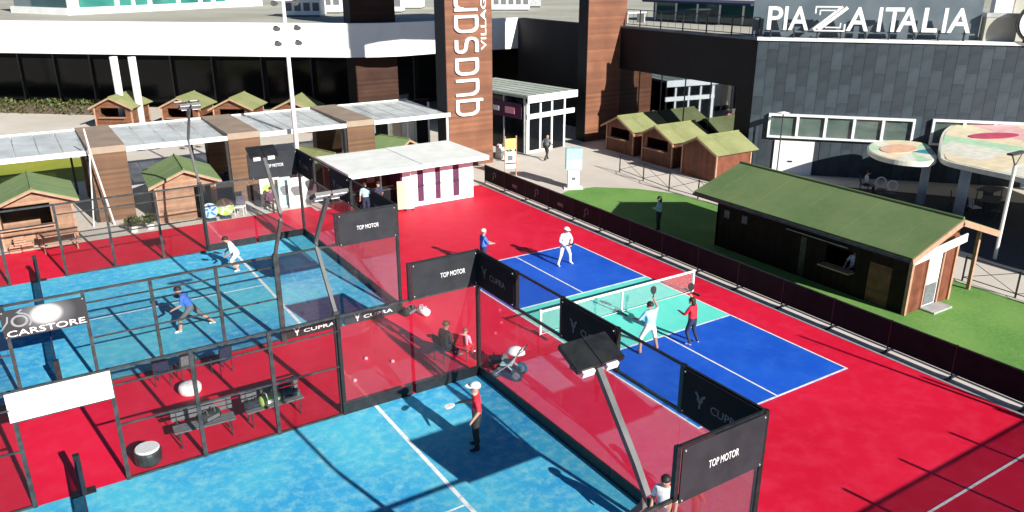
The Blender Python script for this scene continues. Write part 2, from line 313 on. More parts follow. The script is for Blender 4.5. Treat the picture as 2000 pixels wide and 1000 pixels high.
# pickleball court (13.4 x 6.1 m)
pb = struct(MB().box(-3.05, 3.05, -6.705, 6.705, 0.007, 0.011).build('pickleball_court', 'blue'))
MB().box(-3.05, 3.05, -2.134, 2.134, 0.0115, 0.0145).build('kitchen_zone', 'mint', pb)
def lines(parent, rects, z=0.016):
    for x0, x1, y0, y1 in rects: MB().box(x0, x1, y0, y1, z, z + 0.003).build('line', 'line', parent)
h = 0.03
lines(pb, [(-3.05, 3.05, -6.705, -6.705 + 2 * h), (-3.05, 3.05, 6.705 - 2 * h, 6.705), (-3.05, -3.05 + 2 * h, -6.645, 6.645), (3.05 - 2 * h, 3.05, -6.645, 6.645),
           (-2.99, 2.99, -2.164, -2.104), (-2.99, 2.99, 2.104, 2.164), (-h, h, -6.645, -2.164), (-h, h, 2.164, 6.645)])
# second court beyond the near edge of the picture: only its end line comes into view
pb2 = struct(MB().box(-1.6, 4.5, -25.2, -11.78, 0.007, 0.011).build('neighbour_court', 'red'))
lines(pb2, [(-1.6, 4.5, -11.82, -11.76)])
XW = -6.3; XE = -26.9; XN = -16.6
def padel_floor(y0, y1):
    f = struct(MB().box(XE, XW, y0, y1, 0.007, 0.012).build('padel_court', 'padel'))
    lines(f, [(XW - 3.29, XW - 3.19, y0 + .03, y1 - .03), (XE + 3.19, XE + 3.29, y0 + .03, y1 - .03), (XE + 3.28, XW - 3.28, (y0 + y1) / 2 - .025, (y0 + y1) / 2 + .025)], 0.0125)
    return f
padel_floor(4.15, 14.15); padel_floor(-11.15, -1.15)

# ------------------------------------------------------------------ shopping centre buildings
ZR = 7.4
FL = [(-40, 74.0), (-15.57, 53.84), (-7.85, 47.3), (-0.16, 40.8), (5.3, 36.5), (7.0, 35.75), (8.7, 35.5), (12.0, 35.95), (19.2, 36.1)]   # line of the white fascia
gal = thing('gallery_building', 'long low building with glaring white fascia over a dark arcade', 'building', (0, 40, 0))
def loc_build(mb, name, m, par, smooth=False):
    """mesh given in world coordinates, hung on a thing placed elsewhere"""
    o = mb.build(name, m, par, smooth); o.matrix_parent_inverse = Matrix.Translation(-Vector(par.location)) if par.rotation_euler.z == 0 else par.matrix_basis.inverted(); return o
for i in range(len(FL) - 1):                       # each straight run of fascia panelling
    (ax, ay), (bx, by) = FL[i], FL[i + 1]
    d = Vector((bx - ax, by - ay)).normalized(); nn = Vector((d.y, -d.x))
    q = [(ax, ay), (bx, by), (bx - nn.x * .4, by - nn.y * .4), (ax - nn.x * .4, ay - nn.y * .4)]
    loc_build(MB().prism(q, 5.1, ZR + .06), 'fascia_panel', 'fascia', gal)
roofp = [(x + .3, y + .38) for x, y in FL] + [(300, 36.4), (300, 400), (-260, 400), (-260, 74)]
loc_build(MB().prism(roofp, ZR - .35, ZR - .02), 'roof', 'roofgravel', gal)
sof = [(x + .3, y + .4) for x, y in FL[:8]] + [(18.9, 36.5), (18.9, 50.0), (14, 46.9), (-8, 59.9), (-38, 86)]
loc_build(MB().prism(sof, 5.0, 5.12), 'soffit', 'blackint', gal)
bw = [(-40, 85.5), (-9.5, 58.6), (-1.0, 51.8), (9.5, 45.0), (19.0, 44.6)]
for i in range(len(bw) - 1):
    (ax, ay), (bx, by) = bw[i], bw[i + 1]; L = math.hypot(bx - ax, by - ay); n = max(2, int(L / 3.2))
    d = Vector((bx - ax, by - ay)) / L
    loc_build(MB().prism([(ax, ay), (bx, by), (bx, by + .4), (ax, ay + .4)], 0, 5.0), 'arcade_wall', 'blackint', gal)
    for k in range(n):                             # dark shop windows with slim frames
        a = Vector((ax, ay)) + d * (L * (k + .06) / n); b = Vector((ax, ay)) + d * (L * (k + .94) / n)
        nn = Vector((d.y, -d.x)) * .06
        loc_build(MB().prism([a + nn, b + nn, b, a], .35, 3.9), 'shop_window', 'darkglass', gal)
        loc_build(MB().prism([b + nn * 2, b + nn * 2 + d * .12, b + d * .12, b], 0, 4.6), 'mullion', 'darksteel', gal)
for cx, cy in ((-9.15, 46.55), (-8.05, 45.65)):    # pair of white round columns
    loc_build(MB().tube([(cx, cy, 0), (cx, cy, 5.1)], .27, 14), 'column', 'white', gal, True)
for cx, cy in ((-24.0, 59.4), (-22.9, 58.5)):
    loc_build(MB().tube([(cx, cy, 0), (cx, cy, 5.1)], .27, 14), 'column', 'white', gal, True)
# glazed lantern on the gallery roof
lan = thing('roof_lantern', 'glazed rooftop pavilion with white mullions and green glass', 'skylight', (-1, 65, ZR))
A, B = Vector((-10.3, 61.3)), Vector((9.0, 71.5)); d = (B - A).normalized(); nn = Vector((d.y, -d.x)); L = (B - A).length
loc_build(MB().prism([A - nn * .2, B - nn * .2, B - nn * 8, A - nn * 8], ZR, ZR + 4.0), 'core', 'tealglass', lan)
cuts = [0, .9, 4.4, 4.8, 6.1, 6.4, 7.8, 8.2, 11.0, 11.4, 13.6, 14.0, 15.2, 15.6, 17.0, 17.4, 18.3, 18.6, 19.6, 19.9, L]
for i in range(len(cuts) - 1):
    a = A + d * cuts[i]; b = A + d * cuts[i + 1]
    if cuts[i + 1] - cuts[i] > 1:
        loc_build(MB().prism([a, b, b - nn * .2, a - nn * .2], ZR + .55, ZR + 1.5), 'lower_pane', 'greenglass', lan)
        loc_build(MB().prism([a + nn * .03, b + nn * .03, b - nn * .2, a - nn * .2], ZR + 1.56, ZR + 4), 'upper_pane', 'tealglass', lan)
    else:
        loc_build(MB().prism([a + nn * .14, b + nn * .14, b - nn * .2, a - nn * .2], ZR + .55, ZR + 4.02), 'mullion', 'white', lan)
loc_build(MB().prism([A + nn * .2 - d * .3, B + nn * .2, B - nn * 8.2, A - nn * 8.2 - d * .3], ZR - .02, ZR + .55), 'plinth', 'white', lan)
# rooftop plant units and skylights further back
def plant(x, y, sx, sy, hh, label, m='white', vents=True):
    t = thing('rooftop_unit', label, 'plant unit', (x, y, ZR - .02), R(-32), 'rooftop plant units')
    MB().box(-sx / 2, sx / 2, -sy / 2, sy / 2, .12, hh).build('casing', m, t)
    MB().box(-sx / 2 + .1, sx / 2 - .1, -sy / 2 + .1, sy / 2 - .1, 0, .12).build('feet', 'darksteel', t)
    MB().box(-sx / 2 - .08, sx / 2 + .08, -sy / 2 - .08, sy / 2 + .08, hh, hh + .1).build('lid', m, t)
    if vents:
        nv = max(2, int(sx / .7))
        for k in range(nv):
            xx = -sx / 2 + sx * (k + .5) / nv
            MB().box(xx - sx / nv * .35, xx + sx / nv * .35, -sy / 2 - .03, -sy / 2, .35 * hh, .85 * hh).build('louvre', 'cgrey', t)
    return t
plant(6.3, 49.0, 3.0, 2.2, 1.3, 'pale plant unit on the roof left of the dark pillar top')
plant(9.8, 52.5, 2.2, 2.0, 2.1, 'taller white plant unit against the dark pillar top')
plant(14.5, 51.5, 3.6, 2.4, 1.5, 'white louvred plant unit between the dark pillar and sign tower')
plant(19.0, 58.0, 5.0, 3.0, 2.6, 'wide white plant block far behind the sign tower')
plant(26.0, 48.5, 4.2, 2.4, 1.6, 'white plant unit between sign tower and second brown pillar')
plant(30.0, 54.0, 6.0, 2.6, 2.4, 'long pale plant block behind the second brown pillar', 'alu')
plant(-18.0, 60.5, 2.4, 1.8, 1.0, 'low pale roof hatch at the far left roof edge', 'white', False)
plant(-25.0, 76.0, 8.0, 4.0, 3.0, 'broad white rooftop block at the far left corner', 'white')

# right-hand building: dark wall, slate wall, roof terrace
XD = 19.2; YC = 11.8
WD = Vector((0.67974, -0.73346)); WN = Vector((-0.73346, -0.67974))          # slate wall: along, outward
c0 = Vector((XD, YC)); LW = 46.0; c1 = c0 + WD * LW
rb = thing('retail_building', 'dark clad retail block with slate grey panelled side wall', 'building', (XD, YC, 0))
def rbp(mb, name, m): return loc_build(mb, name, m, rb)
# dark wall with a wide glazed opening (Y 12.95 - 23.6, z 0 - 4.75)
rbp(MB().box(XD, XD + .5, YC + .02, 12.95, 0, ZR), 'dark_wall', 'dark')
rbp(MB().box(XD, XD + .5, 23.6, 36.1, 0, ZR), 'dark_wall', 'dark')
rbp(MB().box(XD, XD + .5, 12.95, 23.6, 4.75, ZR), 'dark_wall', 'dark')
for k in range(5):
    y0 = 12.95 + k * 10.65 / 5; y1 = y0 + 10.65 / 5
    rbp(MB().box(XD + .10, XD + .14, y0 + .04, y1 - .04, .1, 4.72), 'shop_pane', 'shopglass')
    rbp(MB().box(XD + .08, XD + .2, y1 - .04, y1 + .04, 0, 4.75), 'mullion', 'darksteel')
rbp(MB().box(XD + .3, XD + .45, 12.95, 23.6, 0, 4.75), 'backing', 'blackint')
rbp(MB().box(XD - .06, XD + .6, YC + .1, 24.3, ZR, ZR + .12), 'coping', 'parapet')
rbp(MB().box(XD - .03, XD + .6, 24.3, 36.0, ZR, ZR + .05), 'coping', 'dark')
rp = [(XD + .5, 36.4), (XD + .5, YC + .6), (c0.x + .35 - WN.x * .5, c0.y - WN.y * .5), (c1.x - WN.x * .5, c1.y - WN.y * .5), (300, c1.y), (300, 36.4)]
rbp(MB().prism(rp[::-1], ZR - .4, ZR - .02), 'roof', 'roofgravel')
# slate wall backing and coping
def wallq(s0, s1, o0, o1): return [tuple(c0 + WD * s0 + WN * o1), tuple(c0 + WD * s1 + WN * o1), tuple(c0 + WD * s1 + WN * o0), tuple(c0 + WD * s0 + WN * o0)]
rbp(MB().prism(wallq(0, LW, -.5, 0), 0, ZR), 'slate_wall', 'slateback')
rbp(MB().prism(wallq(-.05, LW, -.6, .12), ZR, ZR + .16), 'coping', 'white')
pw, ph = .56, 1.02
pme = MB().box(.007, pw - .007, -.03, 0, .005, ph - .003).mesh('slate_panel', 'slate')
pme2 = MB().box(.007, pw - .007, -.022, 0, .005, ph - .003).mesh('slate_panel', 'slate')
ang = math.atan2(WD.y, WD.x)
for k in range(34):                                # columns of cladding with staggered cross joints
    s = k * pw + .01; z1 = ZR - [0, .45, .2, .7, .33, .58][k % 6] * ph
    zs = [ZR]
    while z1 > .3: zs.append(z1) if z1 < ZR - .05 else None; z1 -= ph
    for i, zt in enumerate(zs):
        zb = zt - ph if i or zt != ZR else (zs[1] if len(zs) > 1 else zt - ph)
        if zb < -.2 or (1.2 < s + pw * .5 < 3.9 and zb < 2.0): continue
        o = obj('slate_panel', pme if random.random() < .6 else pme2, rb)
        q = c0 + WD * s + WN * .002; o.location = (q.x - XD, q.y - YC, max(zb, .0)); o.rotation_euler = (0, 0, ang); o.scale = (1, 1, (zt - max(zb, 0)) / ph)
# ribbon windows in white boxed frames
def wall_window(s0, s1, z0, z1, nm):
    def bx(a, b, za, zb, o0, o1, name, m): return rbp(MB().prism(wallq(a, b, o0, o1), za, zb), name, m)
    bx(s0, s1, z0, z1, .034, .06, 'window_glass', 'ribbonglass')
    bx(s0 - .1, s1 + .1, z1 - .02, z1 + .1, .0, .22, 'window_frame', 'white'); bx(s0 - .1, s1 + .1, z0 - .1, z0, .0, .22, 'window_frame', 'white')
    bx(s0 - .1, s0 + .02, z0, z1 - .02, .0, .22, 'window_frame', 'white'); bx(s1 - .02, s1 + .1, z0, z1 - .02, .0, .22, 'window_frame', 'white')
    for k in range(1, nm): bx(s0 + (s1 - s0) * k / nm - .07, s0 + (s1 - s0) * k / nm + .07, z0, z1 - .02, .06, .19, 'mullion', 'white')
wall_window(1.1, 8.5, 2.2, 3.35, 5); wall_window(9.55, 16.9, 2.2, 3.4, 5)
rbp(MB().prism(wallq(1.48, 3.62, .0, .09), 0, 1.92), 'service_door', 'white')
rbp(MB().prism(wallq(2.3, 2.55, .09, .13), .72, .80), 'door_handle', 'darksteel')
# parapet screen behind the roof lettering, and boxes beside it
rbp(MB().prism(wallq(-.35, 11.1, -1.05, -.85), ZR + .16, 10.4), 'sign_screen', 'parapet')
rbp(MB().prism(wallq(11.25, 12.75, -1.3, -.45), ZR + .16, 8.75), 'roof_cabin', 'roofgravel')
rbp(MB().prism(wallq(11.22, 12.78, -1.33, -.42), 8.75, 8.95), 'cabin_lid', 'alu')
rbp(MB().prism(wallq(11.9, 12.75, -2.6, -1.8), 8.4, 9.6), 'duct', 'white')
rbp(MB().prism(wallq(12.95, 30, -2.4, -2.2), ZR, 10.4), 'rear_screen', 'roofgravel')
# terrace railing: each post and rail its own piece
tr = thing('terrace_railing', 'thin dark railing along the roof terrace edge above dark wall', 'railing', (XD + .45, YC + .4, ZR + .12))
n = 7
for k in range(n):
    y = k * 11.9 / (n - 1); MB().tube([(0, y, 0), (0, y, 1.05)], .045, 6).build('post', 'black', tr)
for z in (1.05, .12): MB().tube([(0, 0, z), (0, 11.9, z)], .025, 6).build('rail', 'black', tr)
for k in range(n - 1):
    for j in (1, 2):
        y = (k + j / 3) * 11.9 / (n - 1); MB().tube([(0, y, .12), (0, y, 1.05)], .012, 5).build('baluster', 'black', tr)
# dark blue awning block and kiosk on the roof terrace
t = thing('roof_bar', 'dark blue glazed rooftop bar with white counter end behind railing', 'rooftop bar', (27.5, 24.0, ZR), R(-84))
MB().box(-5, 4.2, 0, 3.0, .0, 1.35).build('glazed_front', 'tealglass', t); MB().box(-5.3, 4.5, -1.0, 3.2, 1.35, 1.5).build('awning', 'cnavy', t)
MB().box(4.5, 6.8, -.4, 2.6, 0, 1.5).build('counter_end', 'white', t)
for k in range(5): MB().box(-4.8 + k * 2, -4.65 + k * 2, -.05, 0, 0, 1.35).build('mullion', 'white', t)
t = thing('parasol_table', 'small white table on the terrace beside the brown pillar', 'table', (23.4, 27.2, ZR), 0)
MB().box(-.9, .9, -.5, .5, .68, .75).build('table_top', 'white', t)
for sx in (-.8, .8): MB().box(sx - .05, sx + .05, -.4, .4, 0, .68).build('leg', 'alu', t)

# round logo sign standing at the right edge
t = thing('round_sign', 'round white sign with dark rim at the upper right edge', 'sign', (*tuple(c0 + WD * 13.45 + WN * .25), 8.55), ang)
MB().tube([(0, -.06, 0), (0, .06, 0)], 1.02, 32).build('rim', 'black', t); MB().tube([(0, -.10, 0), (0, -.062, 0)], .88, 32).build('face', 'white', t)
for sx in (-.5, .5): MB().tube([(sx, .05, -1.0), (sx, .05, -.6)], .05, 6).build('stand', 'black', t)

# PIAZZA ITALIA roof letters
sg = thing('roof_sign', 'row of big white letters standing along the slate wall top', 'sign', (*tuple(c0 + WN * .05), ZR + .16), ang)
def sx_(px): return .38 + (px - 1500) * .02525
LZ0, LH = .42, 1.22
for ch, a, b in (('P', 1500, 1531), ('I', 1534, 1541), ('A', 1544, 1585), ('A', 1661, 1704), ('I', 1721, 1728), ('T', 1733, 1769), ('A', 1759, 1800), ('L', 1807, 1836), ('I', 1845, 1852), ('A', 1855, 1898)):
    me = text_mesh(ch, sx_(b) - sx_(a), LH, .16, 'white', 0.012 if ch != 'I' else 0.0); me.name = 'letter'
    obj('letter', me, sg, (sx_(a), 0, LZ0))
def fz(u, v, w): return (u, -w, v)
zl = MB(); a0, a1 = sx_(1594), sx_(1660); ww = a1 - a0
for pts, wd in (([(a0 + .02, LZ0 + LH), (a1 - .35, LZ0 + LH)], .07), ([(a0 + .05, LZ0 + LH - .02), (a0 + .05, LZ0 + LH - .34)], .07), ([(a0 + .28, LZ0 + LH - .18), (a1 - .5, LZ0 + LH - .18)], .06),
                ([(a0 + .28, LZ0 + LH - .17), (a0 + .28, LZ0 + LH - .42)], .06),
                ([(a1 - .30, LZ0 + LH + .02), (a0 + .02, LZ0 + .05)], .13), ([(a1 - .04, LZ0 + LH - .02), (a0 + .28, LZ0 + .05)], .17),
                ([(a0 + .08, LZ0), (a1 - .05, LZ0)], .07), ([(a1 - .08, LZ0 + .02), (a1 - .08, LZ0 + .34)], .07), ([(a0 + .6, LZ0 + .17), (a1 - .28, LZ0 + .17)], .06), ([(a1 - .3, LZ0 + .17), (a1 - .3, LZ0 + .4)], .06)):
    stroke(zl, pts, wd, fz, .16)
zl.build('emblem', 'white', sg)
for k in range(9):
    s = .6 + k * 1.2; MB().box(s, s + .06, .0, .2, 0, LZ0 + .1).build('bracket', 'darksteel', sg)
MB().box(.2, 10.7, .02, .1, LZ0 - .12, LZ0 - .04).build('rail', 'parapet', sg)

# sign tower and second pillar: unseen lintel added above to shade the fascia
gt = thing('sign_tower', 'tall terracotta brown sign tower with white upright lettering', 'tower', (6.5, 22.2, 0))
TX0, TX1, TY0, TY1 = 4.97, 8.0, 21.62, 22.85
loc_build(MB().box(TX0, TX1, TY0, TY1, 0, 10.9), 'tower_leg', 'tower', gt)
loc_build(MB().box(7.25, TX1 - .01, TY0 + .01, TY1 - .01, 10.9, 13.0), 'shade_lintel_leg', 'tower', gt)
loc_build(MB().box(7.2, 19.7, TY0, 24.4, 13.0, 18.4), 'shade_lintel', 'tower', gt)
loc_build(MB().box(16.42, 19.62, 23.45, 24.45, 0, 13.0), 'pillar_leg', 'tower', gt)
for x_, y0_, y1_, z_ in ((TX0, TY0 + .02, TY1, 10.9), (16.42, 23.47, 24.45, 13.0)): loc_build(MB().box(x_ - .03, x_ - .001, y0_, y1_, 0, z_), 'side_shade_panel', 'dark', gt)  # dark sheets added so the unlit sides look black
def tf(u, v, w): return (6.96 - v * 1.42, TY0 - w, u)
def loop(x, stem0, stem1): return [[(x + .78, .03), (x + .3, .03)] + arc(x + .3, .33, .3, -90, -180)[1:] + arc(x + .3, .67, .3, 180, 90) + [(x + .78, .97)], [(x + .80, stem0), (x + .80, stem1)]]
zq = 3.1
glyphs = {'q': loop(zq, -.22, 1.03), 'u': [[(zq + 1.15, 1.03)] + [(zq + 1.15, .35)] + arc(zq + 1.45, .33, .3, 180, 270)[1:] + [(zq + 1.95, .03)], [(zq + 1.95, -.02), (zq + 1.95, 1.03)]],
          'a': loop(zq + 2.33, -.02, 1.03),
          's': [[(zq + 4.22, .97), (zq + 3.85, .97)] + arc(zq + 3.76, .76, .21, 90, 270) + arc(zq + 4.06, .27, .24, 90, -90) + [(zq + 3.52, .03)]],
          'a2': loop(zq + 4.68, -.02, 1.03),
          'r': [[(zq + 5.85, -.02), (zq + 5.85, 1.03)], [(zq + 5.85, .6)] + arc(zq + 6.2, .67, .3, 180, 90) + [(zq + 6.5, .97)]]}
for g in glyphs.values():
    mb = MB()
    for k, pl in enumerate(g): stroke(mb, pl, .155, tf, .14 + .004 * k)
    loc_build(mb, 'letter', 'white', gt)
me = text_mesh('VILLAGE', 3.3, .36, .06, 'white', 0.01)
o = obj('lettering', me, gt, (7.58 - 6.5, TY0 - .035 - 22.2, 6.7)); o.rotation_euler = (0, R(-90), 0)
# third pillar rising through the gallery roof
t = thing('brown_pillar', 'broad brown pillar with shade in its colour behind the white fascia', 'pillar', (7.5, 38.2, 0))
MB().box(-1.75, 1.75, -.6, .7, 0, 14).build('shaft', 'shadedbrown', t); MB().box(-1.78, -1.75, -.62, .7, 0, 14.02).build('edge_trim', 'dark', t)

# glass entrance pavilion, turned a little
pv = thing('entrance_pavilion', 'white framed glass entrance pavilion with flat pale green roof', 'pavilion', (11.05, 22.6, 0), R(9))
PW, PD, PH = 4.05, 8.0, 3.5
MB().box(-.1, PW + .25, -.25, PD, PH, PH + .16).build('roof', 'pavroof', pv)
MB().box(-.12, PW + .27, -.3, -.25, PH - .28, PH + .17).build('fascia', 'white', pv)
for k in range(6): MB().box(-.05 + k * .72, .0 + k * .72, -.2, PD - .1, PH + .16, PH + .2).build('roof_seam', 'alu', pv)
for x in (0, 1.13, 2.15, 3.3, ): MB().box(x, x + (.22 if x == 0 else .14), -.07, .07, 0, PH - .28).build('mullion', 'white', pv)
MB().box(0, PW + .2, -.12, .02, 2.18, 2.48).build('transom', 'white', pv); MB().box(.2, 2.2, -.06, .06, 0.0, .14).build('sill', 'white', pv)
for a, b in ((.22, 1.13), (1.27, 2.15), (2.29, 3.3)):
    MB().box(a, b, -.012, .012, .14 if a < 2.2 else .0, 2.18).build('door_pane', 'darkglass', pv); MB().box(a, b, -.012, .012, 2.48, PH - .3).build('top_pane', 'darkglass', pv)
for k in range(4):
    y0 = .1 + k * 1.95; MB().box(-.012, .012, y0 + .08, y0 + 1.9, 0.1, PH - .1).build('side_pane', 'darkglass', pv); MB().box(-.06, .06, y0, y0 + .08, 0, PH).build('side_mullion', 'alu', pv)
MB().box(.1, PW, PD - .3, PD - .1, 0, PH).build('inner_wall', 'blackint', pv)
MB().box(-.09, -.05, .35, 3.6, 2.15, 3.1).build('purple_sign_band', 'cpurple', pv)
MB().box(-.11, -.09, 1.0, 1.9, 2.4, 2.8).build('sign_print', 'cpink', pv); MB().box(-.11, -.09, 2.5, 3.1, 2.45, 2.75).build('sign_print', 'print', pv)

# ------------------------------------------------------------------ covered walkway: brown portals with translucent roof sheets
PZ = 3.5
px0 = [-19.95, -13.7, -7.55, -1.4, 4.75]
walk_names = ['brown portal frame at the far left end of the walkway', 'nearest brown portal frame of the covered walkway between the two pale kiosks',
              'brown portal frame of the walkway with a black sign hung on it', 'brown portal frame rising behind the flat white roofed bar', 'brown portal end frame of the walkway beside the sign tower']
for i, x in enumerate(px0):
    if i == 4: continue
    t = thing('walkway_portal', walk_names[i], 'portal', (x, 21.0, 0), 0, 'brown portals of the covered walkway')
    MB().box(0, 1.55, 0, .75, 0, PZ - .3).build('front_leg', 'portal', t)
    MB().box(0.02, 1.53, 5.1, 5.8, 0, PZ - .3).build('rear_leg', 'portal', t)
    MB().box(0, 1.55, 0, 5.8, PZ - .3, PZ).build('beam', 'portaltop', t)
    MB().box(-.14, -.02, .05, .18, 0, PZ - .1).build('downpipe', 'black', t)
for i in range(4):
    x0, x1 = px0[i] + 1.55, px0[i + 1]
    if i == 3: x1 = 4.85
    t = thing('walkway_roof', ['translucent walkway roof bay at the far left edge', 'translucent walkway roof bay right of the nearest portal', 'translucent walkway roof bay in front of the brown wooden huts', 'translucent walkway roof bay running up to the sign tower'][i],
              'canopy roof', (x0, 21.0, PZ - .22), 0, 'translucent bays of the walkway roof')
    W_ = x1 - x0; n = int(round(W_ / .95))
    for k in range(n):
        a, b = W_ * k / n, W_ * (k + 1) / n
        MB().slab([(a + .02, .15, .0), (b - .02, .15, .0), (b - .02, 5.7, .12), (a + .02, 5.7, .12)], .03).build('roof_sheet', 'poly', t)
        if k: MB().box(a - .03, a + .03, .1, 5.75, -.1, -.04).build('purlin', 'white', t)
    MB().box(0.02, W_ - .02, 0, .14, -.1, .12).build('gutter', 'whitefab', t); MB().box(0.02, W_ - .02, 5.72, 5.84, -.05, .18).build('gutter', 'whitefab', t)
    if i == 3:
        for yy in (.2, 5.5): MB().tube([(W_ - .15, yy, -PZ + .22), (W_ - .15, yy, -.1)], .07, 8).build('post', 'white', t)
# black sign on the second portal is part of the court; glass shop front behind the walkway
t = thing('shop_front', 'white framed shop front with pale posters behind the walkway', 'shop front', (2.2, 27.6, 0))
MB().box(-.3, 4.6, 0, .2, 0, 3.2).build('backing', 'blackint', t)
for k in range(6): MB().box(-.3 + k * .95, -.2 + k * .95, -.08, 0, 0, 3.0).build('mullion', 'white', t)
for k in (0, 2, 3): MB().box(-.2 + k * .95, .62 + k * .95, -.04, 0, .4, 2.4).build('poster', ['whitefab', 'cgrey', 'cbeige', 'whitefab'][k], t)

# ------------------------------------------------------------------ timber kiosks
def kiosk(label, loc, rz, w, d, eave, apex, wall, roof, group, opening=None, oh=.3, closed=True, doorside=None):
    """gabled market hut: local +Y is the back, gable front at y = 0, ridge along Y"""
    t = thing('market_kiosk', label, 'kiosk', loc, rz, group)
    th = .06; x0, x1 = -w / 2, w / 2
    def gable(y0, y1, name, op=None):
        ap = apex - .08
        if op is None:
            n_ = [(x0, 0), (x1, 0), (x1, eave), (0, ap), (x0, eave)]
            vs = [(x, y0, z) for x, z in n_] + [(x, y1, z) for x, z in n_]
            MB().add(vs, [(0, 1, 2, 3, 4), (9, 8, 7, 6, 5)] + [(i, i + 5, (i + 1) % 5 + 5, (i + 1) % 5) for i in range(5)]).build(name, wall, t)
        else:
            a, b, za, zb = op
            MB().box(x0, x1, y0, y1, 0, za).build(name, wall, t)
            if a > x0 + .01: MB().box(x0, a, y0, y1, za, zb).build(name, wall, t)
            if b < x1 - .01: MB().box(b, x1, y0, y1, za, zb).build(name, wall, t)
            n_ = [(x0, zb), (x1, zb), (x1, eave), (0, ap), (x0, eave)]
            vs = [(x, y0, z) for x, z in n_] + [(x, y1, z) for x, z in n_]
            MB().add(vs, [(0, 1, 2, 3, 4), (9, 8, 7, 6, 5)] + [(i, i + 5, (i + 1) % 5 + 5, (i + 1) % 5) for i in range(5)]).build(name, wall, t)
            MB().box(a - .05, b + .05, y0 - .32, y0, za, za + .05).build('counter', 'trim', t)
    gable(0, th, 'front_wall', opening); gable(d - th, d, 'rear_wall')
    MB().box(x0, x0 + th, th + .002, d - th - .002, 0, eave).build('side_wall', wall, t); MB().box(x1 - th, x1, th + .002, d - th - .002, 0, eave).build('side_wall', wall, t)
    MB().box(x0 + .07, x1 - .07, .08, d - .08, .02, .06).build('floor', 'blackint', t)
    sl = (apex - eave) / (w / 2); e = oh
    for s in (-1, 1):
        for k in range(3):
            ya, yb = -e + (d + 2 * e) * k / 3, -e + (d + 2 * e) * (k + 1) / 3 - .004; dz = .005 * (k % 2)
            q = [(0, ya, apex + .02 + dz), (0, yb, apex + .02 + dz), (s * (w / 2 + e), yb, eave - sl * e + .02 + dz), (s * (w / 2 + e), ya, eave - sl * e + .02 + dz)]
            MB().slab(q if s < 0 else q[::-1], .05 + dz).build('roof_strip', roof, t)
        bq = [(0, -e - .03, apex - .02), (s * (w / 2 + e), -e - .03, eave - sl * e - .02), (s * (w / 2 + e), -e, eave - sl * e - .02), (0, -e, apex - .02)]
        MB().add([(x, y, z) for x, y, z in bq] + [(x, y, z - .1) for x, y, z in bq], [(0, 1, 2, 3), (7, 6, 5, 4), (0, 4, 5, 1), (1, 5, 6, 2), (2, 6, 7, 3), (3, 7, 4, 0)]).build('barge_board', 'trim', t)
    MB().tube([(0, -e, apex + .04), (0, d + e, apex + .04)], .035, 6).build('ridge_cap', roof, t)
    for sx in (x0, x1):
        for yy in (0, d): MB().box(sx - .045, sx + .045, yy - .045, yy + .045, 0, eave).build('corner_post', 'trim', t)
    if doorside:
        s = 1 if doorside > 0 else -1; xx = x1 if s > 0 else x0
        MB().box(xx, xx + s * .03, d * .3, d * .62, .05, eave * .9).build('door', 'wood', t)
    return t
kiosk('pale timber kiosk with open dark serving hatch at the far left', (-16.2, 18.95, 0), 0, 2.75, 3.0, 1.95, 2.5, 'woodpale', 'feltbright', 'pale kiosks beside the padel courts', (-1.36, .55, .85, 1.78))
kiosk('closed pale timber kiosk with boarded front behind the far padel court', (-10.1, 19.3, 0), R(-4), 2.6, 3.0, 1.9, 2.45, 'woodpale', 'feltbright', 'pale kiosks beside the padel courts', (.35, 1.1, .0, 1.6))
for i, (yy, lb) in enumerate(((10.85, 'red brown kiosk nearest the long green hut, orange side wall in sun'), (14.55, 'red brown kiosk in the middle of the three by the shop window'), (18.3, 'red brown kiosk nearest the brown pillar by the shop window'))):
    kiosk(lb, (15.75 + i * .25, yy + 1.3, 0), R(-90), 2.6, 2.7, 1.72, 2.35, 'woodred', 'feltpale', 'red brown kiosks along the dark wall', (-.9, .9, .9, 1.55) if i else None)
for i, (x, y, lb) in enumerate(((-9.9, 45.4, 'small brown hut behind the two white columns'), (-5.8, 42.6, 'small brown hut behind the twin headed lamp post'), (-2.7, 40.2, 'small brown hut with diamond roof in the middle of the back row'), (.7, 37.2, 'small brown hut right of the tall white light mast'))):
    kiosk(lb, (x, y, 0), R(-34), 2.7, 2.7, 1.75, 2.4, 'wood', 'feltpale', 'brown huts under the white fascia', (-.9, .9, .9, 1.6))
kiosk('green roofed kiosk tucked behind the left end of the white bar roof', (-2.6, 20.3, 0), R(18), 2.4, 2.4, 1.55, 2.1, 'wood', 'feltpale', 'kiosks behind the white roofed bar')
kiosk('green roofed kiosk behind the middle of the white bar roof', (2.1, 21.3, 0), R(24), 2.6, 2.4, 1.5, 2.15, 'wood', 'feltbright', 'kiosks behind the white roofed bar')

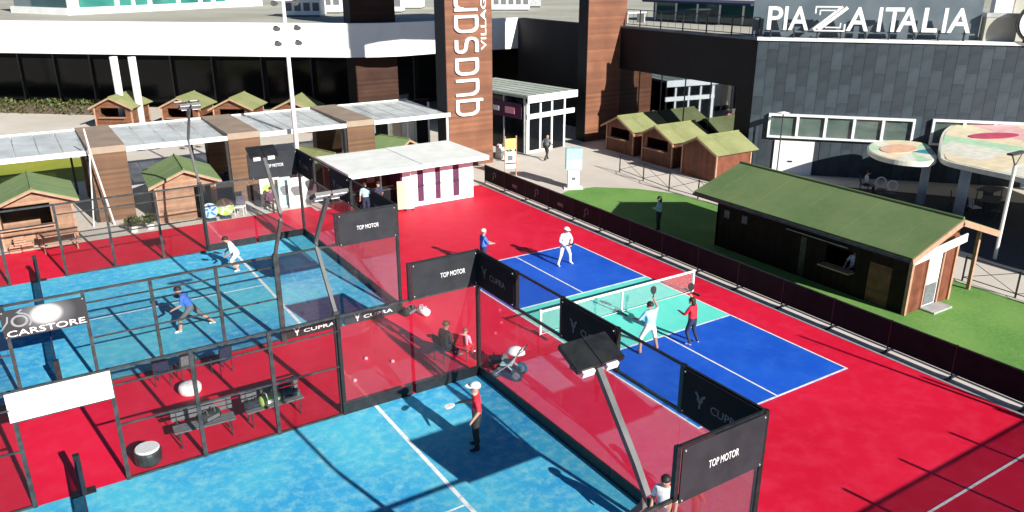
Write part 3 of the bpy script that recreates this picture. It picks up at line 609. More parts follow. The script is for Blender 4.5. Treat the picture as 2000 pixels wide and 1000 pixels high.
# ------------------------------------------------------------------ flat roofed white bar at the head of the courts
t = thing('court_bar', 'small flat roofed white bar with slit windows at court end', 'bar', (-.3, 16.0, 0))
bl = lambda mb, n, m: loc_build(mb, n, m, t)
bl(MB().box(-4.0, -.28, 14.35, 18.75, 2.14, 2.36), 'roof_slab', 'whitefab'); bl(MB().box(-.24, 3.42, 14.42, 18.8, 2.145, 2.365), 'roof_slab', 'whitefab')
segs = [(-.85, -.05), (.28, .93), (1.22, 1.93), (2.28, 3.0)]
for a, b in segs: bl(MB().box(a, b, 15.5, 15.62, 0.01, 2.14), 'front_wall', 'white')
for (a, b), zt in zip(((-.05, .28), (.93, 1.22), (1.93, 2.28)), (1.75, 1.8, 1.8)):
    bl(MB().box(a, b, 15.5, 15.62, 0.01, .22), 'front_wall', 'white'); bl(MB().box(a, b, 15.5, 15.62, 1.95, 2.14), 'front_wall', 'white')
    bl(MB().box(a, b, 15.56, 15.6, .22, 1.95), 'slit_window', 'cpurple'); bl(MB().box(a - .01, b + .01, 15.47, 15.57, 1.0, 1.06), 'slit_bar', 'darksteel')
bl(MB().box(3.0, 3.1, 15.5, 18.4, .01, 2.14), 'side_wall', 'white'); bl(MB().box(-3.8, 3.1, 18.3, 18.4, .01, 2.14), 'rear_wall', 'wood')
bl(MB().box(-.95, -.85, 15.5, 18.2, .01, 2.14), 'inner_wall', 'cpurple'); bl(MB().box(-3.8, -.95, 17.2, 17.3, .01, 2.1), 'bar_back', 'wood')
for k in range(5): bl(MB().box(-3.6 + k * .52, -3.2 + k * .52, 17.1, 17.19, 1.1, 1.75), 'shelf_panel', ['trim', 'cpurple', 'wood', 'trim', 'woodred'][k])
bl(MB().box(-3.6, -1.1, 15.75, 16.2, .01, 1.0), 'counter', 'blackint'); bl(MB().box(-3.7, -1.0, 15.7, 16.25, 1.0, 1.06), 'counter_top', 'darksteel')
for x in (-3.9, -2.4): bl(MB().box(x - .04, x + .04, 14.5, 14.58, .006, 2.14), 'post', 'darksteel')
for k, x in enumerate((-1.6, -1.25)):
    t2 = thing('menu_poster', ['orange menu poster standing left of the white bar wall', 'pale poster board leaning at the white bar corner'][k], 'poster', (x + .5, 15.1 - .1 * k, .006), R(-10))
    MB().box(-.22, .22, 0, .04, .1, 1.5 - .9 * k).build('board', ['mo_peach', 'whitefab'][k], t2); MB().box(-.2, -.16, 0, .35, 0, .12).build('foot', 'darksteel', t2); MB().box(.16, .2, 0, .35, 0, .12).build('foot', 'darksteel', t2)

# ------------------------------------------------------------------ long timber clubhouse with green roof
t = thing('club_hut', 'long dark timber hut with big green felt roof beside turf', 'hut', (9.3, -.8, 0))
hb = lambda mb, n, m: loc_build(mb, n, m, t)
HX0, HX1, HY0, HY1 = 8.0, 10.6, -5.3, 3.4
hb(MB().box(HX0, HX0 + .1, HY0 + .1, -4.65, 0.008, 2.3), 'front_wall', 'woodshade'); hb(MB().box(HX0, HX0 + .1, -3.75, -3.2, 0.008, 2.3), 'front_wall', 'woodshade')
hb(MB().box(HX0, HX0 + .1, -4.65, -3.75, 1.5, 2.3), 'front_wall', 'woodshade'); hb(MB().box(HX0, HX0 + .1, -3.2, -2.0, 1.6, 2.3), 'front_wall', 'woodshade'); hb(MB().box(HX0, HX0 + .1, -3.2, -2.0, .008, .85), 'front_wall', 'woodshade')
hb(MB().box(HX0, HX0 + .1, -2.0, HY1, 0.008, 2.3), 'front_wall', 'woodshade')
hb(MB().box(HX0 + .02, HX0 + .08, -4.63, -3.77, .01, 1.48), 'front_door', 'wood'); hb(MB().box(HX0 - .35, HX0 + .1, -3.25, -1.95, .85, .90), 'hatch_counter', 'trim')
hb(MB().box(HX0 - .03, HX0, -1.15, -.9, .02, 1.6), 'shutter_frame', 'darksteel'); hb(MB().tube([(HX0 - .06, -.2, 1.72), (HX0 - .06, -2.9, 1.72)], .02, 6), 'shutter_rail', 'alu')
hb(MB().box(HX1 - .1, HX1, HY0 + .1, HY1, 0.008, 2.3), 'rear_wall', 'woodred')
def hgable(y0, y1, op):
    a, b, zb = op
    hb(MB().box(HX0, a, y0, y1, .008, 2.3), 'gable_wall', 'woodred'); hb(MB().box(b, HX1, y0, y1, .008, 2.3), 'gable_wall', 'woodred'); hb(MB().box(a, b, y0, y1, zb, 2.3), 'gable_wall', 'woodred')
    n_ = [(HX0, 2.3), (HX1, 2.3), (HX1, 2.85), (9.8, 3.1), (HX0, 2.55)]
    vs = [(x, y0, z) for x, z in n_] + [(x, y1, z) for x, z in n_]
    hb(MB().add(vs, [(0, 1, 2, 3, 4), (9, 8, 7, 6, 5)] + [(i, i + 5, (i + 1) % 5 + 5, (i + 1) % 5) for i in range(5)]), 'gable_top', 'woodred')
hgable(HY0, HY0 + .1, (9.0, 9.85, 1.95)); hgable(HY1 - .1, HY1, (9.2, 9.3, .5))
hb(MB().box(9.02, 9.83, HY0 + .03, HY0 + .08, .03, 1.93), 'gable_door', 'white'); hb(MB().box(9.1, 9.75, HY0 + .005, HY0 + .029, .1, .85), 'door_panel', 'cgrey')
hb(MB().box(8.93, 9.0, HY0 - .03, HY0, .008, 2.05), 'door_frame', 'trim'); hb(MB().box(9.85, 9.92, HY0 - .03, HY0, .008, 2.05), 'door_frame', 'trim')
hb(MB().box(8.9, 10.0, HY0 - .55, HY0 - .02, .008, .07), 'door_step', 'alu')
for x in (HX0, HX1): hb(MB().box(x - .06, x + .06, HY0 - .06, HY0 + .06, .008, 2.4), 'corner_post', 'trim')
hb(MB().box(HX0 + .1, HX1 - .1, HY0 + .1, HY1 - .1, .009, .03), 'floor', 'blackint'); hb(MB().box(9.3, 9.36, HY0 + .1, HY1 - .1, .03, 2.3), 'inner_wall', 'blackint')  # black floor and partition added to keep the hatch opening dark
RY0, RY1 = -5.75, 4.0
for k in range(10):                                # felt laid in lapped strips from ridge to eave
    y0, y1 = RY0 + (RY1 - RY0) * k / 10, RY0 + (RY1 - RY0) * (k + 1) / 10 - .004; dz = .004 * (k % 2)
    hb(MB().slab([(7.15, y0, 2.36 + dz), (9.8, y0, 3.24 + dz), (9.8, y1, 3.24 + dz), (7.15, y1, 2.36 + dz)], .08 + dz), 'roof_strip', 'felt')
    hb(MB().slab([(9.8, y0, 3.24 + dz), (12.4, y0, 2.38 + dz), (12.4, y1, 2.38 + dz), (9.8, y1, 3.24 + dz)], .08 + dz), 'roof_strip', 'felt')
hb(MB().tube([(9.8, RY0, 3.27), (9.8, RY1, 3.27)], .05, 8), 'ridge_cap', 'felt')
hb(MB().slab([(7.1, RY0 - .04, 2.33), (9.8, RY0 - .04, 3.22), (9.8, RY0, 3.22), (7.1, RY0, 2.33)], .2), 'barge_board', 'trim')
hb(MB().slab([(9.8, RY0 - .04, 3.22), (12.42, RY0 - .04, 2.35), (12.42, RY0, 2.35), (9.8, RY0, 3.22)], .2), 'barge_board', 'trim')
hb(MB().slab([(7.4, RY0 + .06, 2.34), (10.4, RY0 + .06, 2.62), (10.4, RY0 + .1, 2.62), (7.4, RY0 + .1, 2.34)], .3), 'tie_board', 'whitefab')
hb(MB().box(7.08, 7.15, RY0, RY1, 2.2, 2.3), 'gutter', 'darksteel')
for y in (-5.2, 3.3): hb(MB().box(12.1, 12.22, y - .06, y + .06, .008, 2.36), 'porch_post', 'trim')
for y0 in (1.75, 2.7): hb(MB().box(HX0 - .03, HX0, y0, y0 + .28, 1.35, 1.68), 'notice', 'printgrey')

# ------------------------------------------------------------------ cloud shaped mosaic canopy on grey columns
def blob(pts, n=6):
    out = []; m_ = len(pts)
    for i in range(m_):
        p0, p1, p2, p3 = [Vector(pts[(i + k - 1) % m_]) for k in range(4)]
        for j in range(n):
            t_ = j / n; out.append(tuple(.5 * ((2 * p1) + (-p0 + p2) * t_ + (2 * p0 - 5 * p1 + 4 * p2 - p3) * t_ ** 2 + (-p0 + 3 * p1 - 3 * p2 + p3) * t_ ** 3)))
    return out
def canopy(label, pts, z, cols, accents, centre, pal, tilt=0.0):
    t = thing('cloud_canopy', label, 'canopy', (centre[0], centre[1], 0))
    P = blob(pts); n = len(P)
    ar = sum(P[i][0] * P[(i + 1) % n][1] - P[(i + 1) % n][0] * P[i][1] for i in range(n))
    if ar < 0: P = P[::-1]
    loc_build(MB().prism(P, z - .22, z), 'deck', 'mo_pale', t)
    k = 0; step = 5; cx, cy = centre
    for i in range(0, n, step):                     # coloured facets fan out from the centre
        j = min(i + step, n); fan = [(cx, cy)] + [((P[q % n][0] - cx) * .97 + cx, (P[q % n][1] - cy) * .97 + cy) for q in range(i, j + 1)]
        loc_build(MB().prism(fan, z + .003, z + .02 + .003 * (k % 2)), 'facet', pal[k % len(pal)], t); k += 1
    for (ax, ay, rx, ry, a, m) in accents:
        e = [(ax + rx * math.cos(q) * math.cos(a) - ry * math.sin(q) * math.sin(a), ay + rx * math.cos(q) * math.sin(a) + ry * math.sin(q) * math.cos(a)) for q in [2 * math.pi * s / 28 for s in range(28)]]
        loc_build(MB().prism(e, z + .03, z + .05), 'round_patch', m, t)
    for ch in t.children:                           # the deck rises gently away from the courts
        for v in ch.data.vertices: v.co.z += tilt * max(0.0, v.co.x - 21.0)
    for (x, y, r) in cols: loc_build(MB().tube([(x, y, 0), (x, y, z - .2 + tilt * max(0.0, x - 21.0))], r, 12), 'column', 'column', t, True)
    return t
canopy('small pastel lobe of the cloud shaped canopy by slate wall', [(19.1, 3.6), (19.0, 2.4), (19.7, 1.5), (21.0, 1.7), (22.6, 2.9), (23.8, 4.1), (23.3, 5.3), (21.8, 5.6), (20.2, 4.9)], 2.5, [(21.3, 2.3, .2)], [(21.3, 3.9, 1.3, .75, R(10), 'mo_peach')], (21.2, 3.2), ['mo_cream', 'mo_pale', 'mo_green', 'mo_pale', 'mo_teal', 'mo_green', 'mo_cream'])
canopy('big pastel lobe of the cloud shaped canopy with round rose patch', [(20.3, 1.0), (19.9, -.6), (19.8, -2.4), (19.3, -5.0), (17.2, -7.6), (16.8, -11.0), (19.5, -13.5), (24, -12), (28, -7), (31, -1.5), (32.0, 2.4), (29.5, 3.9), (26.0, 4.1), (22.6, 2.6)], 2.66, [(21.0, .2, .24), (29, -1, .24), (23, -9, .24)], [(25.5, 1.5, 1.15, .55, R(-42), 'mo_rose')], (24.6, -2.0), ['mo_cream', 'mo_cream', 'mo_pale', 'mo_cream', 'mo_pink', 'mo_pale', 'mo_peach', 'mo_cream', 'mo_pale', 'mo_cream', 'mo_pink', 'mo_pink', 'mo_cream', 'mo_pink', 'mo_cream', 'mo_green', 'mo_cream'], 0.10)

# ------------------------------------------------------------------ low black barrier fence along the courts
FX = 5.05; FN = 15; FP = 2.02; FY1 = 17.6
fe = thing('barrier_fence', 'low black banner fence running the length of the courts', 'fence', (FX, 2, 0))
fb = lambda mb, n, m, p=None: loc_build(mb, n, m, fe)
for k in range(FN):
    y1 = FY1 - k * FP; y0 = y1 - FP
    pnl = fb(MB().box(FX - .012, FX + .012, y0 + .008, y1 - .008, .16, 1.0), 'panel', 'banner')
    fb(MB().tube([(FX, y0, 0), (FX, y0, 1.06)], .028, 8), 'post', 'black')
    fb(MB().tube([(FX, y0 + .03, 1.03), (FX, y1 - .03, 1.03)], .022, 6), 'top_rail', 'darksteel'); fb(MB().tube([(FX - .03, y0 + .03, .12), (FX - .03, y1 - .03, .12)], .028, 6), 'bottom_rail', 'alu')
    fb(MB().box(FX - .3, FX + .3, y0 - .04, y0 + .04, 0.0, .03), 'foot', 'black')
    if k in (0, 2, 3, 4, 1):
        mb = MB(); yc = (y0 + y1) / 2
        fn = lambda u, v, w_: (FX - .014 - w_, yc - u, v)
        if k in (0, 2, 4): stroke(mb, arc(0, .66, .13, -60, 250, 12), .05, fn, .004); stroke(mb, [(-.08, .55), (-.18, .36)], .07, fn, .005)
        else: stroke(mb, [(-.22, .5), (.22, .5)], .16, fn, .004)
        e = mb.build('emblem', 'printgrey'); e.parent = pnl
fb(MB().tube([(FX, FY1, 0), (FX, FY1, 1.06)], .028, 8), 'post', 'black')
fb(MB().box(FX - .42, FX - .34, -15, FY1, .0, .022), 'kerb_strip', 'alu')

# thin dark railings edging the turf
def railing(label, pts):
    t = thing('turf_railing', label, 'railing', (*pts[0], 0))
    o = Vector((*pts[0], 0))
    for i in range(len(pts) - 1):
        a = Vector((*pts[i], 0)) - o; b = Vector((*pts[i + 1], 0)) - o; L = (b - a).length; n = max(1, round(L / 2.0))
        for k in range(n + (i == len(pts) - 2)):
            q = a.lerp(b, k / n); MB().tube([q, q + Vector((0, 0, 1.0))], .035, 6).build('post', 'black', t)
        for z in (.95, .15): MB().tube([a + Vector((0, 0, z)), b + Vector((0, 0, z))], .018, 6).build('rail', 'black', t)
        for k in range(n):
            p0, p1 = a.lerp(b, k / n), a.lerp(b, (k + 1) / n)
            for za, zb in ((.15, .95), (.95, .15)): MB().tube([p0 + Vector((0, 0, za)), p1 + Vector((0, 0, zb))], .012, 5).build('brace', 'black', t)
railing('thin cross braced railing between turf and the red brown kiosks', [(12.95, 15.6), (12.5, 11.0), (12.75, 7.0), (12.9, 4.4)])
railing('thin cross braced railing right of the long green hut', [(12.85, -4.6), (12.75, -8.5), (12.7, -13)])

# ------------------------------------------------------------------ padel enclosures
def enclosure(label, y0, y1):
    t = thing('padel_enclosure', label, 'sports cage', ((XW + XE) / 2, (y0 + y1) / 2, 0), 0, 'padel court enclosures')
    b = lambda mb, n, m: loc_build(mb, n, m, t)
    ZG, ZT = 2.85, 3.87
    for X, s in ((XW, 1), (XE, -1)):
        for k in range(6):
            y = y0 + (y1 - y0) * k / 5; b(MB().box(X - .05, X + .05, y - .05, y + .05, 0 if k in (0, 5) else ZG - .04, ZT), 'post', 'black')
        for k in range(5):
            a = y0 + (y1 - y0) * k / 5 + (.055 if k == 0 else .008); c = y0 + (y1 - y0) * (k + 1) / 5 - (.055 if k == 4 else .008)
            b(MB().box(X - .006, X + .006, a, c, .3, ZG - .04), 'glass_panel', 'glass')
            b(MB().box(X - .03, X + .03, a, c, .012, .3), 'kick_board', 'black')
            b(MB().box(X - .03, X + .03, a, c, ZG - .04, ZG + .02), 'rail', 'darksteel'); b(MB().box(X - .025, X + .025, a, c, ZT - .05, ZT), 'rail', 'black')
            mp = b(MB().box(-.002, .002, a, c, ZG + .03, ZT - .06), 'mesh_panel', 'netmesh_y'); mp.location = (X, 0, 0)
    for Y in (y0, y1):
        s = 1 if Y == y0 else -1
        for X, g in ((XW, -1), (XE, 1)):
            xs = [X, X + g * 2.08, X + g * 4.1, X + g * 5.85, X + g * 7.65, X + g * 9.36]
            for k in range(1, 6):
                b(MB().box(xs[k] - .045, xs[k] + .045, Y - .045, Y + .045, 0 if k > 1 else ZG - .04, ZT if k == 1 else ZG + .02), 'post', 'black' if k < 3 else 'darksteel')
            for k in range(5):
                a, c = sorted((xs[k] - g * -.055 * 1, xs[k + 1] - g * .05)); a, c = min(xs[k], xs[k + 1]) + .052, max(xs[k], xs[k + 1]) - .052
                b(MB().box(a, c, Y - .03, Y + .03, ZG - .04, ZG + .02), 'rail', 'darksteel')
                if k < 2:
                    b(MB().box(a, c, Y - .006, Y + .006, .3, ZG - .04), 'glass_panel', 'glass'); b(MB().box(a, c, Y - .03, Y + .03, .012, .3), 'kick_board', 'black')
                else:
                    b(MB().box(a, c, Y - .002, Y + .002, .06, ZG - .045), 'mesh_panel', 'mesh'); b(MB().box(a, c, Y - .02, Y + .02, .012, .06), 'rail', 'darksteel')
                    b(MB().box(a, c, Y - .018, Y + .018, 1.42, 1.46), 'rail', 'darksteel'); b(MB().box(a, c, Y + s * .05, Y + s * .08, 2.45, 2.49), 'rail', 'darksteel')
            a, c = min(xs[0], xs[1]) + .052, max(xs[0], xs[1]) - .052
            b(MB().box(a, c, Y - .025, Y + .025, ZT - .05, ZT), 'rail', 'black'); b(MB().box(a, c, Y - .002, Y + .002, ZG + .03, ZT - .06), 'mesh_panel', 'mesh')
        b(MB().box(XE + 9.36, XW - 9.36, Y - .03, Y + .03, ZG - .04, ZG + .02), 'rail', 'darksteel'); b(MB().box(XE + 9.4, XW - 9.4, Y - .03, Y + .03, 2.13, 2.17), 'rail', 'darksteel')
    return t
M['netmesh_y'] = wire('welded_mesh_end', (0.015, 0.017, 0.017), 0.022, 0.05, (1, 2))
enclosure('far padel cage with black frame, glass ends and mesh sides', 4.15, 14.15)
enclosure('near padel cage with black frame cut by the lower picture edge', -11.15, -1.15)
def padel_net(label, yc):
    t = thing('padel_net', label, 'net', (XN, yc, .012), 0, 'padel nets')
    MB().box(-.004, .004, -4.9, 4.9, .04, .86).build('netting', 'netdark', t); MB().box(-.02, .02, -4.9, 4.9, .86, .92).build('tape', 'white' if False else 'cnavy', t)
    for s in (-1, 1):
        p = MB().box(-.07, .07, s * 4.98 - .07, s * 4.98 + .07, 0, 1.0).build('post', 'black', t); MB().box(-.25, .25, s * 4.98 - .12, s * 4.98 + .12, -.004, .03).build('foot', 'black', t)
padel_net('dark net across the far padel court', 9.15); padel_net('dark net across the near padel court', -6.15)

# floodlight masts: square post, arm kinked outwards and back, two flat lamps
def mast(label, x, y, inward):
    t = thing('floodlight_mast', label, 'floodlight', (x, y, 0), 0 if inward > 0 else math.pi, 'kinked floodlight masts of the padel courts')
    o = -1                                            # local +Y points over the court
    MB().box(-.075, .075, -.16, -.05, 0, 2.95).build('post', 'darksteel', t)
    MB().tube([(0, -.1, 2.9), (0, -.25, 3.1), (0, -1.12, 4.3), (0, -1.17, 4.5), (0, -.92, 4.85), (0, .02, 5.98)], .045, square=True).build('arm', 'greypole', t)
    MB().box(-.42, .42, -.03, .05, 5.96, 6.02).build('crossbar', 'darksteel', t)
    for s in (-1, 1):
        l = MB()
        c = Vector((s * .208, .12, 6.02)); ti = R(24)
        def tr(px, py, pz): return (c.x + px, c.y + py * math.cos(ti) - pz * math.sin(ti), c.z + py * math.sin(ti) + pz * math.cos(ti))
        def bx(m_, x0, x1, y0, y1, z0, z1):
            m0 = MB().box(x0, x1, y0, y1, z0, z1); m_.add([tr(*v) for v in m0.v], m0.f); return m_
        hd = bx(MB(), -.2, .2, -.24, .26, 0, .08).build('lamp_head', 'black', t)
        bx(MB(), -.17, .17, -.2, .22, -.02, -.003).build('lens', 'lens', hd)
        bx(MB(), -.12, .08, -.29, -.242, -.05, .04).build('driver_box', 'white', hd)
    return t
for x, side in ((XW - 4.1, 'r'), (XE + 4.1, 'l')):
    if side == 'r':
        mast('kinked floodlight mast on the near side of the far padel court', x, 4.15, 1); mast('kinked floodlight mast on the far side of the far padel court', x, 14.15, -1)
        mast('kinked floodlight mast between the two padel courts, grey pole over blue court', x, -1.15, -1); mast('large kinked floodlight mast in the right foreground', x + .15, -11.28, 1)

# banners hung on the cages
def emblem(t, x, z, s, y, m):
    mb = MB(); fn = lambda u, v, w_: (x + u * s, y - w_, z + v * s)
    stroke(mb, [(-.5, .75), (-.18, .45), (-.08, .0)], .2, fn, .003); stroke(mb, [(.5, .75), (.18, .45), (.08, .0)], .2, fn, .0032); stroke(mb, [(-.3, .32), (0, -.1), (.3, .32)], .14, fn, .0034); stroke(mb, [(0, -.05), (0, -.5)], .18, fn, .0036)
    mb.build('emblem', m, t)
def banner(label, loc, rz, w, z0, z1, m, text, tm, emb=False, tw=None, thh=.2, group='sponsor banners on the padel cages', tx=None, tz=None):
    t = thing('sponsor_banner', label, 'banner', loc, rz, group)
    MB().box(-w / 2, w / 2, -.012, .012, z0, z1).build('sheet', m, t)
    tw = tw or w * .42; zc = tz if tz is not None else (z0 + z1) / 2 - thh / 2
    if text:
        obj('lettering', text_mesh(text, tw, thh, .004, tm, .008), t, (-tw / 2 if tx is None else tx, -.014, zc))
    if emb: emblem(t, (-tw / 2 if tx is None else tx) - .28, zc + thh * .5, .25, -.013, tm)
    for sx in (-w / 2 + .05, w / 2 - .05):
        for zz in (z0 + .05, z1 - .05): MB().tube([(sx, -.03, zz), (sx, .03, zz)], .018, 6).build('eyelet', 'alu', t)
    return t
ZB0, ZB1 = 2.88, 3.84
tmx = XW - 1.04
banner('black banner with small white lettering in the right foreground corner', (tmx, -11.215, 0), 0, 1.98, ZB0 - .1, ZB1, 'bannergrey', 'TOP MOTOR', 'print', tw=.72, thh=.15)
banner('black white lettered banner above the seated spectators on the near cage', (tmx, -1.215, 0), 0, 1.98, ZB0, ZB1, 'bannergrey', 'TOP MOTOR', 'print', tw=.76, thh=.14, tx=-.15)
banner('black white lettered banner just below the white roofed bar', (tmx, 4.085, 0), 0, 1.98, ZB0 - .1, ZB1 - .02, 'bannergrey', 'TOP MOTOR', 'print', tw=.76, thh=.14)
banner('black white lettered banner behind the lamps at the far cage corner', (tmx, 14.085, 0), 0, 1.98, ZB0 - .1, ZB1 - .02, 'bannergrey', 'TOP MOTOR', 'print', tw=.76, thh=.14)
for yc, lb, tx_ in ((-2.15, 'dark emblem banner at the far end of the near cage glass wall', True), (-6.18, 'dark emblem banner behind the near floodlight on the glass wall', True), (-10.2, 'dark emblem banner at the near end of the glass wall', True)):
    banner(lb, (XW - .065, yc, 0), R(-90), 1.95, ZB0, ZB1, 'banner', 'CUPRA', 'printgrey', True, .78, .17, tx=-.22, tz=3.22)
for yc, lb in ((13.15, 'black end banner at the far corner of the far padel cage'), (9.15, 'black end banner in the middle of the far padel cage'), (5.15, 'black end banner at the near corner of the far padel cage')):
    banner(lb, (XW - .065, yc, 0), R(-90), 1.95, ZB0, ZB1, 'banner', 'CUPRA', 'printgrey', True, .78, .17, tx=-.22, tz=3.22)
banner('blank white banner over the near padel court gate at left', (XN - .03, -1.215, 0), 0, 1.98, 2.18, 2.84, 'whitefab', None, None)
cs = banner('dark printed banner with car wheel and white flare at left', (XN - .03, 4.085, 0), 0, 1.98, 1.93, 2.72, 'flare', 'CARSTORE', 'white', tw=1.84, thh=.17, tz=1.97)
fn = lambda u, v, w_: (-.58 + u, -.013 - w_, 2.38 + v * .85)
mb = MB(); stroke(mb, arc(0, 0, .17, 0, 360, 20), .06, fn, .003); stroke(mb, arc(-.02, -.02, .28, -40, 95, 10) + [(.1, .36)], .045, fn, .0034); stroke(mb, [(-.42, -.18), (-.28, .02), (-.25, .2)], .04, fn, .0037); mb.build('wheel_print', 'printmid', cs)
for k, xx in enumerate((-10.15, -8.1)):               # small white stickers along the foot of the far cage
    t = thing('foot_sticker', ['white lettered sticker on the foot board left of the grey mast', 'white lettered sticker on the foot board right of the grey mast'][k], 'sticker', (xx, 4.115, 0), 0, 'stickers on the cage foot board')
    obj('lettering', text_mesh('CUPRA', 1.05, .12, .003, 'white', .01), t, (.42, -.002, .12)); emblem(t, .2, .17, .2, -.001, 'white')

# ------------------------------------------------------------------ pickleball net on its portable frame
t = thing('pickleball_net', 'portable pickleball net with white frame across the blue court', 'net', (0, 0, .02))
MB().box(-3.3, 3.3, -.003, .003, .12, .80).build('netting', 'net', t); MB().box(-3.32, 3.32, -.012, .012, .80, .87).build('tape', 'white', t)
for x in (-3.35, 3.35):
    MB().tube([(x, 0, .0), (x, 0, .9)], .045, 10).build('post', 'white', t); MB().tube([(x, -.4, .025), (x, .4, .025)], .035, 8).build('foot', 'darksteel', t)
MB().tube([(0, -.02, .02), (0, -.02, .86)], .035, 8).build('centre_post', 'white', t); MB().tube([(-3.3, 0, .05), (3.3, 0, .05)], .02, 8).build('base_bar', 'alu', t); MB().tube([(0, -.3, .02), (0, .3, .02)], .03, 8).build('foot', 'darksteel', t)

# ------------------------------------------------------------------ poles, lamps, signs
t = thing('light_mast', 'tall white light mast with clustered floodlights behind far court', 'light mast', (-4.4, 20.3, 0))
MB().tube([(0, 0, 0), (0, 0, 5), (0, 0, 11.2)], [.13, .11, .075], 12).build('pole', 'whitepole', t, True)
for z in (7.85, 8.55, 9.7):
    MB().tube([(-.55, 0, z), (.55, 0, z)], .03, 6).build('crossarm', 'whitepole', t)
    for s in (-1, 1):
        l = MB(); l.lathe([(.04, 0), (.10, .05), (.18, .2), (.19, .22)], 12); l.v = [(s * .5 + a, -.05 - c_ * .8, z - .02 - c_ * .55 + b_ * .6) for a, b_, c_ in l.v]; l.build('lamp', 'darksteel', t)
t = thing('twin_lamp_post', 'dark lamp post with two flat heads in front of huts', 'lamp post', (-7.9, 28.5, 0))
MB().tube([(0, 0, 0), (0, 0, 4.1)], .06, 8).build('pole', 'black', t); MB().tube([(-.35, 0, 4.05), (.35, 0, 4.05)], .03, 6).build('arm', 'darksteel', t)
for s in (-1, 1): MB().box(s * .42 - .28, s * .42 + .28, -.2, .2, 4.07, 4.13).build('lamp_head', 'black', t); MB().box(s * .42 - .2, s * .42 + .2, -.13, .13, 4.131, 4.15).build('solar_plate', 'whitepole', t)
t = thing('arm_lamp_post', 'slim white lamp post with forked top beside the cloud canopy', 'lamp post', (16.3, -4.0, 0))
MB().tube([(0, 0, 0), (0, 0, 3.9)], .07, 10).build('pole', 'whitepole', t)
for s in (-1, 1): MB().tube([(0, 0, 3.85), (s * .4, 0, 4.35)], .03, 6).build('fork', 'darksteel', t)
MB().box(-.6, .45, -.12, .12, 4.35, 4.42).build('lamp_head', 'darksteel', t)
q = c0 + WD * 1.7 + WN * 1.0
t = thing('disc_lamp_post', 'thin lamp post with pale disc head by the ribbon window', 'lamp post', (q.x, q.y, 0))
MB().tube([(0, 0, 0), (0, 0, 3.6)], .035, 8).build('pole', 'darksteel', t); MB().lathe([(.32, 3.6), (.34, 3.64), (.05, 3.72)], 16).build('lamp_head', 'white', t)
t = thing('frame_stand', 'white A shaped pole stand in front of the nearest brown portal', 'stand', (-13.55, 20.35, 0))
MB().tube([(.35, 0, 0), (-.1, 0, 3.35), (-.2, 0, 4.5)], .04, 8).build('pole', 'whitepole', t); MB().tube([(-.5, .1, 0), (-.16, 0, 3.3)], .03, 8).build('strut', 'whitepole', t); MB().tube([(-.2, 0, 3.3), (-.05, 0, 3.34)], .035, 6).build('clamp', 'whitepole', t)
for i, (x, y, hh, lb) in enumerate(((-14.1, 27.0, 2.1, 'short dark post on the grass verge left of the portal'), (-8.0, 24.0, 2.3, 'dark post beside the two people on the far bench'))):
    t = thing('dark_post', lb, 'post', (x, y, 0), 0, 'short dark posts'); MB().tube([(0, 0, 0), (0, 0, hh)], [.07, .05], 8).build('pole', 'darksteel', t); MB().ball((0, 0, hh), .08).build('cap', 'black', t)
t = thing('advert_totem', 'white advertising totem with pale teal upper box on turf edge', 'totem', (8.5, 14.15, 0), R(-30))
MB().box(-.3, .3, -.2, .2, 0, 1.05).build('base', 'white', t); MB().box(-.42, .42, -.24, .24, 1.05, 2.2).build('upper_box', 'cteal', t); MB().box(-.36, .36, -.26, -.24, 1.15, 1.6).build('print', 'whitefab', t); MB().box(-.5, .5, -.3, .3, 0, .06).build('plinth', 'white', t); MB().box(-.1, .1, -.21, -.2, .5, .65).build('badge', 'cgrey', t)
t = thing('easel_sign', 'tall framed notice stand with yellow panel near fence end', 'notice stand', (7.1, 18.2, 0), R(-15))
for x in (-.33, .33): MB().box(x - .03, x + .03, -.03, .03, 0, 2.3).build('upright', 'trim', t)
MB().box(-.3, .3, -.02, .02, 1.55, 2.15).build('yellow_panel', 'cyellow', t); MB().box(-.3, .3, -.02, .02, .45, 1.4).build('white_panel', 'white', t); MB().box(-.18, .12, -.024, -.02, .9, 1.2).build('print', 'cgrey', t); MB().box(-.3, .3, -.025, .025, .7, .78).build('bar', 'darksteel', t)
t = thing('entrance_display', 'white flower display table left of the pavilion entrance', 'display', (9.3, 22.3, 0)); MB().box(-.5, .5, -.3, .3, 0, .7).build('table', 'whitefab', t)
for k in range(9): MB().ball((random.uniform(-.4, .4), random.uniform(-.25, .25), .78 + random.random() * .1), .11).build('bunch', ['cwhite', 'cpink', 'leaf'][k % 3], t)

# wind screen fence and mast standing just outside the lower right of the picture (their shadows fall into view)
t = thing('wind_screen_fence', 'mesh wind screen fence whose shadow darkens the lower right red floor', 'fence', (0, -17.15, 0))
for k in range(6):
    x = -5.4 + k * 2.15; MB().box(x - .04, x + .04, -.04, .04, 0, 3.35).build('post', 'black', t)
    if k < 5: MB().box(x + .05, x + 2.1, -.003, .003, .1, 3.0).build('screen', 'wind', t); MB().box(x + .05, x + 2.1, -.02, .02, 2.98, 3.02).build('rail', 'black', t)
for i, (x, hh) in enumerate(((5.44, 6.1), (5.62, 4.2))):
    t = thing('boundary_pole', ['taller boundary pole throwing a long shadow beside the fence', 'shorter boundary pole throwing a shadow beside the fence'][i], 'pole', (x, -17.0 + .2 * i, 0), 0, 'boundary poles'); MB().tube([(0, 0, 0), (0, 0, hh)], [.07, .045], 8).build('shaft', 'darksteel', t); MB().box(-.12, .12, -.12, .12, 0, .03).build('base_plate', 'darksteel', t)

